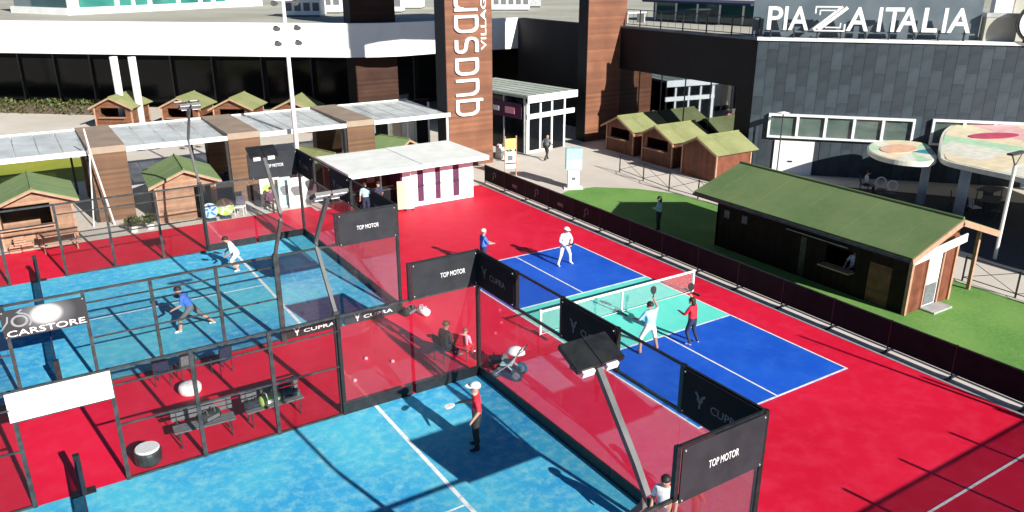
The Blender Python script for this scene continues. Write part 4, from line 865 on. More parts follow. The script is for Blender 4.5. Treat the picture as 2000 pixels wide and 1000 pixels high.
# clipped hedge at the far left arcade
def hedge(label, x0, y0, x1, y1, hgt_, dep):
    t = thing('hedge', label, 'hedge', ((x0 + x1) / 2, (y0 + y1) / 2, 0)); n = 2600
    L = math.hypot(x1 - x0, y1 - y0); dx, dy = (x1 - x0) / L, (y1 - y0) / L; mb = MB()
    for i in range(n):
        u = random.uniform(-L / 2, L / 2); v = random.uniform(-dep / 2, dep / 2); z = random.random() ** .6 * hgt_ * (1 + .12 * math.sin(u * 2.3) * math.cos(u * .9)); s = random.uniform(.07, .16)
        c = Vector((dx * u - dy * v, dy * u + dx * v, z)); a = Vector((random.gauss(0, 1), random.gauss(0, 1), random.gauss(0, 1))).normalized(); b_ = a.cross(Vector((random.gauss(0, 1), random.gauss(0, 1), random.gauss(0, 1)))).normalized()
        mb.add([c + a * s, c + b_ * s * .6, c - a * s, c - b_ * s * .6], [(0, 1, 2, 3)])
    f = mb.build('foliage', 'leaf', t); f['kind'] = 'stuff'
    MB().prism([(dx * -L / 2 - dy * -.2, dy * -L / 2 + dx * -.2), (dx * L / 2 - dy * -.2, dy * L / 2 + dx * -.2), (dx * L / 2 - dy * .2, dy * L / 2 + dx * .2), (dx * -L / 2 - dy * .2, dy * -L / 2 + dx * .2)], 0, hgt_ * .7).build('stems', 'bark', t)
hedge('dark green clipped hedge along the shaded arcade at far left', -26, 66.5, -10.2, 53.2, 1.1, 1.3)

# ------------------------------------------------------------------ furniture
def chair(label, loc, rz, m, frame='darksteel', group='loose chairs'):
    t = thing('chair', label, 'chair', loc, rz, group)
    MB().box(-.22, .22, -.22, .22, .41, .45).build('seat', m, t); MB().slab([(-.22, -.2, .5), (.22, -.2, .5), (.22, -.28, .88), (-.22, -.28, .88)], .03).build('backrest', m, t)
    for x in (-.2, .2):
        for y in (-.2, .2): MB().tube([(x, y, 0), (x, y, .42)], .016, 6).build('leg', frame, t)
        MB().tube([(x, -.2, .42), (x, -.29, .9)], .016, 6).build('back_post', frame, t)
    return t
def bench(label, loc, rz, L, m, group=None):
    t = thing('bench', label, 'bench', loc, rz, group)
    for k in range(4): MB().box(-L / 2, L / 2, -.2 + k * .105, -.2 + k * .105 + .085, .43, .46).build('slat', m, t)
    for k in range(3): MB().box(-L / 2, L / 2, .235 + k * .02, .26 + k * .02, .55 + k * .12, .64 + k * .12).build('back_slat', m, t)
    for x in (-L / 2 + .12, L / 2 - .12):
        for y in (-.18, .18): MB().tube([(x, y * 1.15, 0), (x, y, .43)], .02, 6).build('leg', 'darksteel', t)
        MB().tube([(x, .2, .43), (x, .29, .9)], .018, 6).build('back_post', 'darksteel', t)
    return t
bench('grey slatted bench with legs behind the near cage mesh, left one', (-13.75, -.35, .006), R(-3), 1.45, 'cgrey', 'grey benches between the padel courts')
bench('grey slatted bench with a green bag on it behind the near cage mesh', (-12.0, -.3, .006), R(2), 1.5, 'cgrey', 'grey benches between the padel courts')
def bag(label, loc, rz, m, m2, s=1.0):
    t = thing('sports_bag', label, 'bag', loc, rz, 'sports bags')
    b = MB().tube([(-.3 * s, 0, .15 * s), (-.26 * s, 0, .15 * s), (.26 * s, 0, .15 * s), (.3 * s, 0, .15 * s)], [.08 * s, .15 * s, .15 * s, .08 * s], 12).build('body', m, t, True)
    for x in (-.12, .12): MB().tube([(x * s, -.1 * s, .25 * s), (x * s, -.06 * s, .36 * s), (x * s, .06 * s, .36 * s), (x * s, .1 * s, .25 * s)], .012 * s, 6).build('strap', m2, t)
    MB().box(-.2 * s, .2 * s, -.16 * s, -.149 * s, .1 * s, .2 * s).build('pocket', m2, t); return t
bag('green and yellow sports bag lying on the grey bench', (-12.1, -.32, .47), R(15), 'cgreen', 'cwhite', .95); bag('small grey sports bag beside the green bag on bench', (-11.55, -.32, .47), R(-10), 'cgrey', 'cblack', .8)
bag('dark sports bag lying at the left end of the second bench', (-12.55, -.32, .47), R(5), 'cblack', 'cnavy', .75)
bag('dark bag on the left grey bench', (-13.6, -.35, .47), R(25), 'cblack', 'cgrey', .9)
def pushchair(label, loc, rz):
    t = thing('pushchair', label, 'pushchair', loc, rz)
    for x, y, r in ((-.24, -.25, .19), (.24, -.25, .19), (-.16, .38, .12), (.16, .38, .12)):
        wh = MB().tube([(x - .025, y, r), (x + .025, y, r)], r, 16).build('wheel', 'cblack', t); MB().tube([(x - .03, y, r), (x + .03, y, r)], r * .6, 12).build('rim', 'cgrey', wh)
    for x in (-.2, .2): MB().tube([(x, .38, .14), (x, .05, .42), (x, -.3, .85), (x, -.45, 1.0)], .018, 6).build('frame_tube', 'alu', t); MB().tube([(x, -.25, .2), (x, .05, .45)], .016, 6).build('frame_tube', 'alu', t)
    MB().tube([(-.2, -.45, 1.0), (.2, -.45, 1.0)], .022, 8).build('handle', 'cblack', t); MB().slab([(-.19, .25, .40), (.19, .25, .40), (.19, -.08, .44), (-.19, -.08, .44)], .05).build('seat', 'cteal', t); MB().slab([(-.19, -.08, .46), (.19, -.08, .46), (.19, -.3, .88), (-.19, -.3, .88)], .04).build('backrest', 'cteal', t)
    MB().ball((0, -.16, .78), .22, .28, .2, 12, 0.0).build('hood', 'cwhite', t, True); MB().box(-.17, .17, -.3, -.02, .2, .3).build('basket', 'cblack', t)
pushchair('teal and white pushchair with black wheels outside the glass wall', (-5.6, -1.75, .006), R(40))
bag('grey backpack lying beside the pushchair outside the glass wall', (-5.5, -.9, .006), R(-25), 'cgrey', 'cblack', 1.0)
bag('white sports bag on red floor by the far cage corner', (-5.75, 3.55, .006), R(100), 'cwhite', 'cpink', .9); bag('black bag at the foot of the far cage corner post', (-6.15, 3.8, .006), R(30), 'cblack', 'cgrey', .9)
t = thing('round_stool', 'low white topped round stool inside the near cage mesh corner', 'stool', (-15.15, -.75, .006), 0)
MB().lathe([(.2, 0), (.3, .1), (.31, .34), (.29, .4)], 18).build('base', 'darksteel', t); MB().lathe([(.27, .4), (.28, .43), (.26, .46)], 18).build('top', 'white', t)
t = thing('round_pouf', 'white round pouf on the red floor between the courts', 'pouf', (-13.6, 2.25, .006)); MB().lathe([(.24, 0), (.3, .06), (.31, .2), (.26, .28), (.12, .3)], 18).build('cushion', 'cwhite', t, True); MB().lathe([(.22, .0), (.22, .01)], 12).build('base', 'darksteel', t); MB().ball((0, 0, .3), .03).build('button', 'cpink', t)
chair('dark blue chair against the far cage mesh', (-14.1, 3.2, .006), R(-20), 'cnavy'); chair('grey chair right of the dark blue chair at the cage mesh', (-13.5, 3.2, .006), R(10), 'cgrey'); chair('navy chair standing apart at the far cage mesh', (-12.55, 3.0, .006), R(25), 'cnavy')
chair('black chair under the seated spectator by the cage corner', (-6.72, .2, .006), R(-75), 'cblack'); chair('red chair under the child by the cage corner', (-6.15, .0, .006), R(-60), 'cred')
chair('white chair at the far edge of the red floor', (-7.9, 18.7, 0), R(150), 'cwhite', 'whitepole'); chair('black chair under the purple spectator behind the far court', (-6.4, 18.75, 0), R(190), 'cblack')
def ring_chair(label, loc, rz):
    t = thing('ring_chair', label, 'chair', loc, rz, 'ring backed chairs under the canopy')
    MB().lathe([(.22, .42), (.23, .46)], 14).build('seat', 'cgrey', t); mb = MB(); a_ = [(.24 * math.cos(q), -.22, .78 + .24 * math.sin(q)) for q in [math.pi * 1.9 * k / 16 - .45 * math.pi for k in range(17)]]; mb.tube(a_, .045, 8).build('ring_back', 'white', t)
    for k in range(4): MB().tube([(.16 * math.cos(k * 1.57 + .8), .16 * math.sin(k * 1.57 + .8), .42), (.2 * math.cos(k * 1.57 + .8), .2 * math.sin(k * 1.57 + .8), 0)], .018, 6).build('leg', 'darksteel', t)
ring_chair('left white ring backed chair under the cloud canopy', (20.7, 4.1, 0), R(140)); ring_chair('right white ring backed chair under the cloud canopy', (20.5, 3.4, 0), R(120))
def table(label, loc, rz, L, W_, hh, m):
    t = thing('table', label, 'table', loc, rz, 'cafe tables under the canopy'); MB().box(-L / 2, L / 2, -W_ / 2, W_ / 2, hh - .04, hh).build('table_top', m, t)
    for x in (-1, 1):
        for y in (-1, 1): MB().tube([(x * (L / 2 - .08), y * (W_ / 2 - .08), 0), (x * (L / 2 - .08), y * (W_ / 2 - .08), hh - .04)], .025, 6).build('leg', 'darksteel', t)
table('dark cafe table in canopy shade right of the grey column', (22.6, -.4, 0), R(20), 1.5, .8, .74, 'cgrey'); table('second dark cafe table deeper in the canopy shade', (24.4, .6, 0), R(5), 1.4, .8, .74, 'cgrey')
chair('dark chair beside the first cafe table in canopy shade', (21.9, -1.1, 0), R(10), 'cgrey', group='chairs under the canopy'); chair('dark chair left of the second cafe table in shade', (23.4, .1, 0), R(-80), 'cgrey', group='chairs under the canopy'); chair('white chair seat beside the seated magenta guest', (21.6, -.2, 0), R(-120), 'cwhite', group='chairs under the canopy')
bench('dark bench under the two seated figures by the walkway', (-6.7, 23.9, 0), R(160), 1.7, 'cnavy')
t = thing('picnic_table', 'low pale timber picnic table in front of the far left kiosk', 'table', (-15.6, 18.0, .006), R(4))
for k in range(4): MB().box(-.75, .75, -.3 + k * .15, -.17 + k * .15, .62, .65).build('plank', 'trim', t)
for yy in (-.65, .55):
    for k in range(2): MB().box(-.75, .75, yy + k * .06 - .05, yy + k * .06, .38, .41).build('seat_plank', 'trim', t)
for xx in (-.6, .6): MB().tube([(xx, -.6, 0), (xx, -.15, .62)], .03, 6).build('leg', 'trim', t); MB().tube([(xx, .6, 0), (xx, .15, .62)], .03, 6).build('leg', 'trim', t); MB().box(xx - .03, xx + .03, -.7, .6, .33, .38).build('crosspiece', 'trim', t)
for i, (x, y, z) in enumerate(((-17.2, 18.35, .006), (-16.75, 18.4, .006), (-17.0, 18.38, .31))):
    t = thing('crate', ['left bottom timber crate under the kiosk hatch', 'right bottom timber crate under the kiosk hatch', 'upper timber crate stacked on two others under the kiosk hatch'][i], 'crate', (x, y, z), R(3 * i - 4), 'timber crates at the far left kiosk')
    for zz in (.02, .12, .22):
        for sy in (-1, 1): MB().box(-.2, .2, sy * .15 - .01, sy * .15 + .01, zz, zz + .07).build('slat', 'trim', t)
        for sx in (-1, 1): MB().box(sx * .2 - .01, sx * .2 + .01, -.138, .138, zz, zz + .07).build('end_slat', 'trim', t)
    MB().box(-.188, .188, -.138, .138, 0, .018).build('base', 'trim', t)
# stand of posters and plants behind the far court
def roller(label, loc, rz, w, hh, m, m2):
    t = thing('roll_up_banner', label, 'banner', loc, rz, 'roll up banners behind the far court'); MB().box(-w / 2, w / 2, -.01, .01, .08, hh).build('sheet', m, t); MB().box(-w / 2 - .03, w / 2 + .03, -.12, .12, 0, .08).build('base', 'alu', t)
    mb = MB(); e = [(w * .33 * math.cos(q) * (1 + .25 * math.sin(3 * q)), hh * .2 * math.sin(q) * (1 + .2 * math.cos(2 * q))) for q in [2 * math.pi * k / 20 for k in range(20)]]
    mb.add([(x, -.015, hh * .55 + z) for x, z in e] + [(x, -.0105, hh * .55 + z) for x, z in e], [tuple(range(20))[::-1], tuple(range(20, 40))] + [(i, (i + 1) % 20, (i + 1) % 20 + 20, i + 20) for i in range(20)]); mb.build('print', m2, t); return t
roller('white roll up banner with grey print behind the far court', (-5.15, 18.6, 0), R(-8), .75, 1.5, 'whitefab', 'cgrey'); roller('narrow white roll up banner with grey animal print', (-4.35, 18.9, 0), R(-15), .6, 1.7, 'whitefab', 'printgrey')
roller('brown and green poster board behind the far court', (-6.2, 19.4, 0), R(5), 1.0, 1.6, 'cbeige', 'cgreen'); roller('grey green poster board left of the white roll up banner', (-5.6, 19.0, 0), R(-5), .6, 1.5, 'cteal', 'cgrey')
roller('dark poster board beside the closed pale kiosk', (-8.35, 19.7, 0), R(4), .9, 1.5, 'cblack', 'cnavy')
def spin_wheel(label, loc, rz, m, m2, r=.42):
    t = thing('prize_wheel', label, 'wheel', loc, rz, 'round wheels at the far edge of the red floor'); mb = MB(); mb.tube([(0, -.03, r + .12), (0, .03, r + .12)], r, 24).build('disc', m, t)
    mb = MB()
    for k in range(5):
        a_ = k * 2 * math.pi / 5; stroke(mb, [(.08 * math.cos(a_), .08 * math.sin(a_)), (.25 * math.cos(a_ + .4), .25 * math.sin(a_ + .4)), (r * .9 * math.cos(a_ + .5), r * .9 * math.sin(a_ + .5))], .09, lambda u, v, w_: (u, -.032 - w_, r + .12 + v), .004 + .0005 * k)
    mb.build('swirl_print', m2, t); MB().box(-.25, .25, -.2, .2, 0, .06).build('base', 'darksteel', t); MB().box(-.04, .04, .031, .09, .05, r + .1).build('upright', 'darksteel', t)
spin_wheel('green and white swirl wheel at the far edge of the red floor', (-8.6, 18.65, 0), R(-12), 'cgreen', 'cwhite'); spin_wheel('blue round wheel beside the green swirl wheel', (-9.3, 18.6, 0), R(-10), 'cteal', 'cblue', .36)
def shrub(label, loc, r, hh, n=260):
    t = thing('potted_plant', label, 'plant', loc, 0, 'potted plants'); MB().lathe([(.14, 0), (.2, .26), (.18, .28)], 14).build('pot', 'whitefab', t); mb = MB()
    for i in range(n):
        a_ = random.uniform(0, 6.28); q = r * random.random() ** .5; z = .3 + random.random() * hh; c = Vector((q * math.cos(a_), q * math.sin(a_), z)); d_ = Vector((random.gauss(0, 1), random.gauss(0, 1), random.gauss(0, 1) + .5)).normalized(); e_ = d_.cross(Vector((random.gauss(0, 1), random.gauss(0, 1), 1))).normalized(); s = random.uniform(.05, .1)
        mb.add([c, c + d_ * s + e_ * s * .4, c + d_ * 2 * s, c + d_ * s - e_ * s * .4], [(0, 1, 2, 3)])
    f = mb.build('foliage', 'leaf', t); f['kind'] = 'stuff'; MB().tube([(0, 0, .26), (0, 0, .3 + hh * .5)], .02, 6).build('stem', 'bark', t)
shrub('potted plant beside the pavilion flower display', (8.9, 21.2, 0), .3, .6); shrub('potted plant at the edge of the red floor near the portal leg', (-12.6, 18.75, 0), .3, .35); shrub('small potted plant by the closed pale kiosk front', (-11.9, 18.8, 0), .28, .3)

# ------------------------------------------------------------------ people
GRIP = {}
def person(label, loc, rz, pose=None, shirt='cwhite', pants='cblack', shoes='cwhite', skin='skin', hair='hairdark', cap=None, longsleeve=False, shorts=False, hgt_=1.68, long_hair=False, clasp=False):
    """one continuous skinned body; local +Y is the way the person faces"""
    J = dict(pel=(0, 0, .94), sp=(0, .01, 1.12), ch=(0, 0, 1.32), nk=(0, .0, 1.47), jaw=(0, .035, 1.545), hd=(0, .03, 1.63), top=(0, .01, 1.72),
             shL=(-.17, 0, 1.40), elL=(-.23, -.02, 1.14), wrL=(-.24, .08, .93), shR=(.17, 0, 1.40), elR=(.23, -.02, 1.14), wrR=(.24, .08, .93),
             hiL=(-.09, 0, .90), knL=(-.10, .02, .49), anL=(-.10, -.01, .08), hiR=(.09, 0, .90), knR=(.10, .02, .49), anR=(.10, -.01, .08))
    pose = dict(pose or {}); lean = R(pose.pop('lean', 0)); sit = pose.pop('drop', 0.0); toe = pose.pop('toe', None)
    upper = ('sp', 'ch', 'nk', 'jaw', 'hd', 'top', 'shL', 'shR', 'elL', 'elR', 'wrL', 'wrR')
    V = {k: Vector(v) for k, v in J.items()}
    for k, v in pose.items(): V[k] = Vector(v)
    pv_ = Vector((0, 0, .94))
    for k in upper:
        q = V[k] - pv_; V[k] = pv_ + Vector((q.x, q.y * math.cos(lean) + q.z * math.sin(lean), -q.y * math.sin(lean) + q.z * math.cos(lean)))
    for k in list(upper) + ['pel', 'hiL', 'hiR']:
        V[k] = V[k] - Vector((0, 0, sit))
    rad = dict(pel=.15, sp=.14, ch=.16, nk=.055, jaw=.07, hd=.092, top=.055, shL=.072, elL=.050, wrL=.034, shR=.072, elR=.050, wrR=.034, hiL=.105, knL=.068, anL=.045, hiR=.105, knR=.068, anR=.045)
    names = list(V); idx = {k: i for i, k in enumerate(names)}; vs = [V[k] for k in names]; rs = [rad[k] for k in names]
    E_ = [('pel', 'sp'), ('sp', 'ch'), ('ch', 'nk'), ('nk', 'jaw'), ('jaw', 'hd'), ('hd', 'top'), ('ch', 'shL'), ('shL', 'elL'), ('elL', 'wrL'), ('ch', 'shR'), ('shR', 'elR'), ('elR', 'wrR'), ('pel', 'hiL'), ('hiL', 'knL'), ('knL', 'anL'), ('pel', 'hiR'), ('hiR', 'knR'), ('knR', 'anR')]
    reg = {}
    sl = 'shirt' if longsleeve else 'skin'; lg = 'skin' if shorts else 'pants'
    segs = []
    R_ = {('pel', 'sp'): 'shirt', ('sp', 'ch'): 'shirt', ('ch', 'nk'): 'shirt', ('nk', 'jaw'): 'skin', ('jaw', 'hd'): 'skin', ('hd', 'top'): 'skin'}
    edges = [(idx[a], idx[b]) for a, b in E_]
    for a, b in E_:
        if (a, b) in R_: r_ = R_[(a, b)]
        elif a in ('ch',) or a.startswith('sh'): r_ = 'shirt'
        elif a.startswith('el'): r_ = sl
        elif a == 'pel' or a.startswith('hi'): r_ = 'pants'
        else: r_ = lg
        segs.append((V[a], V[b], r_))
    for S_, sg_ in (('L', -1), ('R', 1)):
        fd = (V['wr' + S_] - V['el' + S_]).normalized(); side = Vector((sg_, 0, 0)); side = (side - fd * side.dot(fd)).normalized() if abs(fd.x) < .9 else Vector((0, 1, 0)); pn = fd.cross(side)
        pa = V['wr' + S_] + fd * .075; i0 = len(vs); vs.append(pa); rs.append(.030); edges.append((idx['wr' + S_], i0)); segs.append((V['wr' + S_], pa, 'skin'))
        for f in range(4):                            # four fingers of unequal length, slightly curled, and a thumb
            off = side * (f - 1.5) * .019; ln = (.055, .065, .06, .045)[f]
            k1 = pa + off + fd * ln * .55; k2 = k1 + (fd * .8 + pn * (.6 if sg_ > 0 else -.6)).normalized() * ln * .5
            i1 = len(vs); vs += [k1, k2]; rs += [.0095, .008]; edges += [(i0, i1), (i1, i1 + 1)]; segs.append((pa, k2, 'skin'))
        tb = V['wr' + S_] + fd * .035 - side * .028 * 1; k2 = tb - side * .02 + fd * .035; i1 = len(vs); vs += [tb, k2]; rs += [.011, .009]; edges += [(idx['wr' + S_], i1), (i1, i1 + 1)]; segs.append((tb, k2, 'skin'))
        an = V['an' + S_]; td = Vector((sg_ * .15, 1, 0)).normalized() if not toe else Vector(toe).normalized()
        he = an + Vector((0, 0, -.045)) - td * .04; to = an + td * .17 + Vector((0, 0, -.05)); mid = an + td * .08 + Vector((0, 0, -.035)); i1 = len(vs); vs += [mid, to, he]; rs += [.042, .03, .036]; edges += [(idx['an' + S_], i1), (i1, i1 + 1), (idx['an' + S_], i1 + 2)]; segs += [(he, to, 'shoes'), (an - Vector((0, 0, .02)), mid, 'shoes')]
    nose = V['hd'] + Vector((0, .108, -.025)); i1 = len(vs); vs.append(nose); rs.append(.014); edges.append((idx['hd'], i1))
    for s_ in (-1, 1): i1 = len(vs); vs.append(V['hd'] + Vector((s_ * .098, -.005, -.01))); rs.append(.016); edges.append((idx['hd'], i1))
    me = bpy.data.meshes.new('skeleton'); me.from_pydata(vs, edges, []); o = bpy.data.objects.new('tmp', me); C.objects.link(o)
    md = o.modifiers.new('skin', 'SKIN'); md.use_smooth_shade = True; sk = me.skin_vertices[0].data
    flat = {idx['pel']: (1.15, .82), idx['sp']: (1.1, .8), idx['ch']: (1.15, .78)}
    for i, r_ in enumerate(rs):
        a_, b_ = flat.get(i, (1, 1)); sk[i].radius = (r_ * a_, r_ * b_); sk[i].use_root = (i == 0)
    sb = o.modifiers.new('sub', 'SUBSURF'); sb.levels = 1; sb.render_levels = 1
    dg = bpy.context.evaluated_depsgraph_get(); bm_ = bpy.data.meshes.new_from_object(o.evaluated_get(dg)); bpy.data.objects.remove(o); bm_.name = 'body'
    sc = hgt_ / 1.76
    bm_.materials.clear(); mats = ['skin', 'shirt', 'pants', 'shoes']
    for k in (skin, shirt, pants, shoes): bm_.materials.append(M[k])
    for f in bm_.polygons:
        c_ = f.center; best = None
        for a, b, r_ in segs:
            ab = b - a; t_ = max(0, min(1, (c_ - a).dot(ab) / max(1e-9, ab.length_squared))); d_ = (c_ - a - ab * t_).length
            if best is None or d_ < best[0]: best = (d_, r_, a, b, t_)
        r_ = best[1]
        if r_ == 'shirt' and best[2] == V['pel'] and best[4] < .25: r_ = 'pants'
        if shorts and r_ == 'skin' and best[2] in (V['knL'], V['knR']) and best[4] < .12: r_ = 'pants'
        f.material_index = mats.index(r_); f.use_smooth = True
    zmin = min(v.co.z for v in bm_.vertices)
    t = thing('person', label, 'person', loc, rz); t.scale = (sc * 1.12, sc * 1.12, sc)
    ob = obj('body', bm_, t, (0, 0, -zmin))
    H = V['hd'] + Vector((0, 0, -zmin)); hmat = Matrix.Identity(3)
    if hair:
        hb_ = MB().ball((H.x, H.y - .018, H.z + .028), .103, .112, .105, 12, -.25); hb_.build('hair', hair, t, True)
        if long_hair: MB().ball((H.x, H.y - .075, H.z - .07), .085, .055, .17, 10).build('hair', hair, t, True)
    if cap:
        MB().ball((H.x, H.y - .005, H.z + .045), .112, .122, .095, 12, -.15).build('cap', cap, t, True); MB().prism([(H.x + .1 * math.cos(a_), H.y + .06 + .15 * math.sin(a_)) for a_ in [math.pi * k / 8 for k in range(9)]], H.z + .035, H.z + .048).build('cap_brim', cap, t)
    for s_ in (-1, 1): MB().ball((H.x + s_ * .034, H.y + .088, H.z + .005), .012, n=6).build('eye', 'eye', t)
    MB().box(H.x - .024, H.x + .024, H.y + .072, H.y + .086, H.z - .062, H.z - .054).build('mouth', 'cmagenta', t)
    GRIP[t.name] = (V['wrR'] + Vector((0, 0, -zmin)), V['elR'] + Vector((0, 0, -zmin)))
    return t
def racket(label, who, side=1, m='cblack', grp='rackets', d=None):
    wr, el = GRIP[who.name]
    bpy.context.view_layer.update()
    fd = (wr - el).normalized(); h_ = wr + fd * .07
    d_ = Vector(d).normalized() if d else fd
    a_ = who.matrix_world @ h_; q = (who.matrix_world.to_3x3() @ d_).normalized()
    t = thing('racket', label, 'racket', tuple(a_), 0, grp)
    up = Vector((0, 0, 1)); x_ = q.cross(up); x_ = x_.normalized() if x_.length > .05 else Vector((1, 0, 0)); n_ = x_.cross(q)
    MB().tube([-q * .08, q * .12], .016, 8).build('handle', 'cblack', t)
    out = [(.10 * math.sin(k / 20 * 6.283) * (1 - .12 * math.cos(k / 20 * 6.283)), .25 - .13 * math.cos(k / 20 * 6.283)) for k in range(20)]
    mb = MB(); mb.add([q * v + x_ * u + n_ * .014 for u, v in out] + [q * v + x_ * u - n_ * .014 for u, v in out], [tuple(range(20)), tuple(range(20, 40))[::-1]] + [(i, (i + 1) % 20, (i + 1) % 20 + 20, i + 20) for i in range(20)]); mb.build('blade', m, t); return t
SIT = dict(drop=.46, knL=(-.11, .42, .47), anL=(-.11, .42, .08), knR=(.11, .42, .47), anR=(.11, .42, .08), hiL=(-.09, .02, .92), hiR=(.09, .02, .92), elL=(-.24, .05, 1.13), wrL=(-.14, .28, 1.02), elR=(.24, .05, 1.13), wrR=(.14, .28, 1.02), lean=8)
z0 = .012
p1 = person('player in white with white cap at the far end of the blue court', (1.16, 4.9, z0), R(176), dict(lean=8, drop=.05, elL=(-.27, .06, 1.16), wrL=(-.08, .3, 1.08), elR=(.27, .06, 1.16), wrR=(.08, .3, 1.08), knL=(-.2, .08, .48), anL=(-.27, 0, .08), knR=(.2, .08, .48), anR=(.27, 0, .08)), 'cwhite', 'cwhite', 'cwhite', cap='cwhite', hair='hairdark', longsleeve=True, hgt_=1.66)
racket('paddle held by the player in white', p1, d=(0, .8, .6))
person('grey haired man in blue polo beyond the near cage corner', (-1.8, 6.2, .006), R(-100), dict(elR=(.22, .12, 1.16), wrR=(.1, .34, 1.1), elL=(-.22, .12, 1.16), wrL=(-.06, .34, 1.08)), 'cblue', 'cnavy', 'cgrey', hair='hairgrey', hgt_=1.68)
p3 = person('player in pale blue shirt and white shorts reaching up at the net', (-1.12, -2.66, z0), R(-6), dict(lean=4, elR=(.34, .12, 1.44), wrR=(.28, .2, 1.68), elL=(-.3, .1, 1.16), wrL=(-.34, .3, 1.12), knL=(-.24, .1, .49), anL=(-.36, -.06, .08), knR=(.22, .06, .49), anR=(.26, -.04, .08), drop=.03), 'csky', 'cwhite', 'cgrey', skin='skindark', shorts=True, hgt_=1.66)
racket('dark paddle raised by the player in pale blue', p3, d=(0, .1, 1))
p4 = person('player in red top with dark leggings on the centre line', (.33, -3.0, z0), R(14), dict(lean=5, elR=(.33, .12, 1.40), wrR=(.34, .24, 1.62), elL=(-.25, .14, 1.16), wrL=(-.16, .36, 1.2), knL=(-.12, .12, .5), anL=(-.14, -.05, .08), knR=(.14, .02, .5), anR=(.2, -.12, .08)), 'cred', 'cnavy', 'cwhite', hgt_=1.56, long_hair=True)
racket('dark paddle raised by the player in red', p4, d=(.1, .1, 1))
p5 = person('player in red shirt and white cap on the near padel court', (-8.22, -4.35, z0), R(62), dict(elR=(.27, .05, 1.13), wrR=(.32, .3, 1.05), elL=(-.26, -.04, 1.14), wrL=(-.27, .1, .92), knL=(-.12, .05, .49), anL=(-.15, 0, .08)), 'cred', 'cblack', 'cblack', hair='hairgrey', cap='cwhite', shorts=False, hgt_=1.8)
racket('pale padel racket held low by the player in red shirt', p5, m='cwhite', d=(-.2, .9, -.25))
p6 = person('player in blue shirt lunging on the far padel court', (-12.6, 6.55, z0), R(70), dict(lean=24, drop=.14, knL=(-.16, .3, .46), anL=(-.2, .34, .08), knR=(.18, -.22, .42), anR=(.2, -.55, .1), elR=(.34, .0, 1.25), wrR=(.5, .2, 1.15), elL=(-.3, .1, 1.2), wrL=(-.36, .32, 1.2)), 'cblue', 'cgrey', 'cwhite', shorts=True, hgt_=1.75)
racket('padel racket swung by the player in blue shirt', p6, d=(.6, .7, .1))
p7 = person('player in white crouching on the far padel court', (-9.9, 11.35, z0), R(80), dict(lean=30, drop=.2, knL=(-.2, .26, .46), anL=(-.24, .02, .08), knR=(.2, .26, .46), anR=(.24, .02, .08), elR=(.3, .12, 1.14), wrR=(.26, .38, 1.1), elL=(-.3, .12, 1.14), wrL=(-.2, .36, 1.1)), 'cwhite', 'cwhite', 'cwhite', shorts=True, hgt_=1.7)
racket('padel racket held ready by the crouching player', p7, d=(0, .9, .3))
person('brown haired spectator in black seated by the cage corner', (-6.72, .22, .0), R(-75), SIT, 'cblack', 'cnavy', 'cgrey', hair='hairbrown', longsleeve=True, hgt_=1.72)
person('small child in pink seated beside the spectator in black', (-6.15, .0, .03), R(-60), SIT, 'cpink', 'cred', 'cwhite', hair='hairbrown', hgt_=1.3)
person('dark haired person in white top at the bottom picture edge', (-6.75, -9.35, z0), R(120), None, 'cwhite', 'cgrey', 'cwhite', hair='hairdark', hgt_=1.62)
person('dark haired woman in pale top standing on the turf', (7.3, 6.15, .008), R(30), dict(elL=(-.25, .08, 1.16), wrL=(-.08, .24, 1.14), elR=(.25, .08, 1.16), wrR=(.08, .24, 1.1)), 'cteal', 'cblack', 'cblack', long_hair=True, longsleeve=True, hgt_=1.62)
person('bald man in grey jacket walking past the entrance pavilion', (11.1, 20.4, 0), R(-70), dict(lean=6, knL=(-.09, .18, .5), anL=(-.09, .26, .08), knR=(.09, -.02, .48), anR=(.09, -.3, .12), elL=(-.25, -.12, 1.16), wrL=(-.24, -.1, .95), elR=(.25, .1, 1.16), wrR=(.22, .28, 1.05)), 'cgrey', 'cblack', 'cblack', hair=None, longsleeve=True, hgt_=1.6)
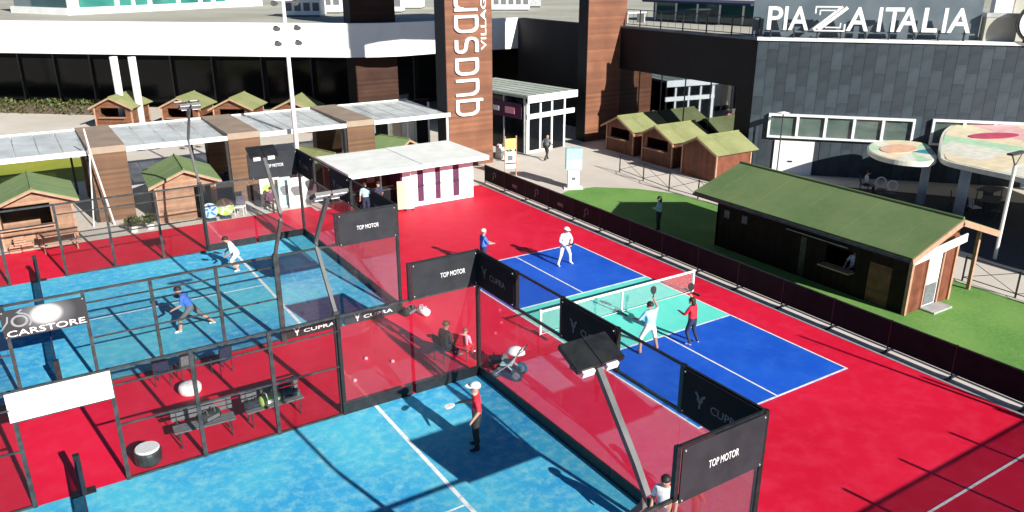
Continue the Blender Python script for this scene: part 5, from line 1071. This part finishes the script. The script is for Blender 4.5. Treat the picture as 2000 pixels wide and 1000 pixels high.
person('seated figure in black on the far bench by the walkway', (-7.1, 23.9, 0), R(-20), SIT, 'cblack', 'cblack', 'cblack', longsleeve=True, hgt_=1.65)
person('seated figure in grey on the far bench by the walkway', (-6.4, 24.05, 0), R(20), SIT, 'cgrey', 'cnavy', 'cblack', longsleeve=True, hgt_=1.65)
person('guest in magenta top seated under the cloud canopy', (21.85, .85, 0), R(-150), SIT, 'cmagenta', 'cblack', 'cblack', hgt_=1.65); chair('dark chair under the magenta guest in canopy shade', (21.85, .85, 0), R(-150), 'cgrey', group='chairs under the canopy')
person('dark haired guest in white shirt seated beyond the green roof', (20.9, 5.2, 0), R(-140), SIT, 'cwhite', 'cnavy', 'cblack', hgt_=1.65); chair('dark chair under the guest in white shirt', (20.9, 5.2, 0), R(-140), 'cgrey', group='chairs under the canopy')
person('attendant in white at the hatch of the green roofed hut', (8.5, -2.9, .008), R(90), dict(elR=(.22, .14, 1.2), wrR=(.12, .4, 1.1), elL=(-.22, .14, 1.2), wrL=(-.12, .4, 1.1)), 'cwhite', 'cblack', 'cblack', hair='hairgrey', hgt_=1.6)
person('spectator in purple seated behind the far padel court', (-6.4, 18.75, 0), R(190), SIT, 'cpurple', 'cblack', 'cblack', longsleeve=True, hgt_=1.65)
person('customer in navy standing under the white bar roof', (-2.2, 15.3, .006), R(20), None, 'cnavy', 'cblack', 'cwhite', hgt_=1.62); person('customer in teal shirt leaning at the white bar counter', (-2.9, 15.25, .006), R(-10), dict(lean=10, elR=(.25, .15, 1.15), wrR=(.15, .4, 1.1)), 'cteal', 'cnavy', 'cwhite', hgt_=1.65)
# padel and pickle balls
for i, (x, y, lb) in enumerate(((-9.2, 2.4, 'pale ball on the red floor nearest the far cage'), (-8.7, 1.5, 'pale ball in the middle of the red floor between courts'), (-8.1, .9, 'pale ball on red floor nearest the seated spectators'), (-9.5, .4, 'pale ball on red floor nearest the grey mast foot'))):
    b = MB().ball((0, 0, .035), .06, .06, .05).build('ball', 'cpink', None, True); b.location = (x, y, .006); tag(b, lb, 'ball', 'balls on the red floor')
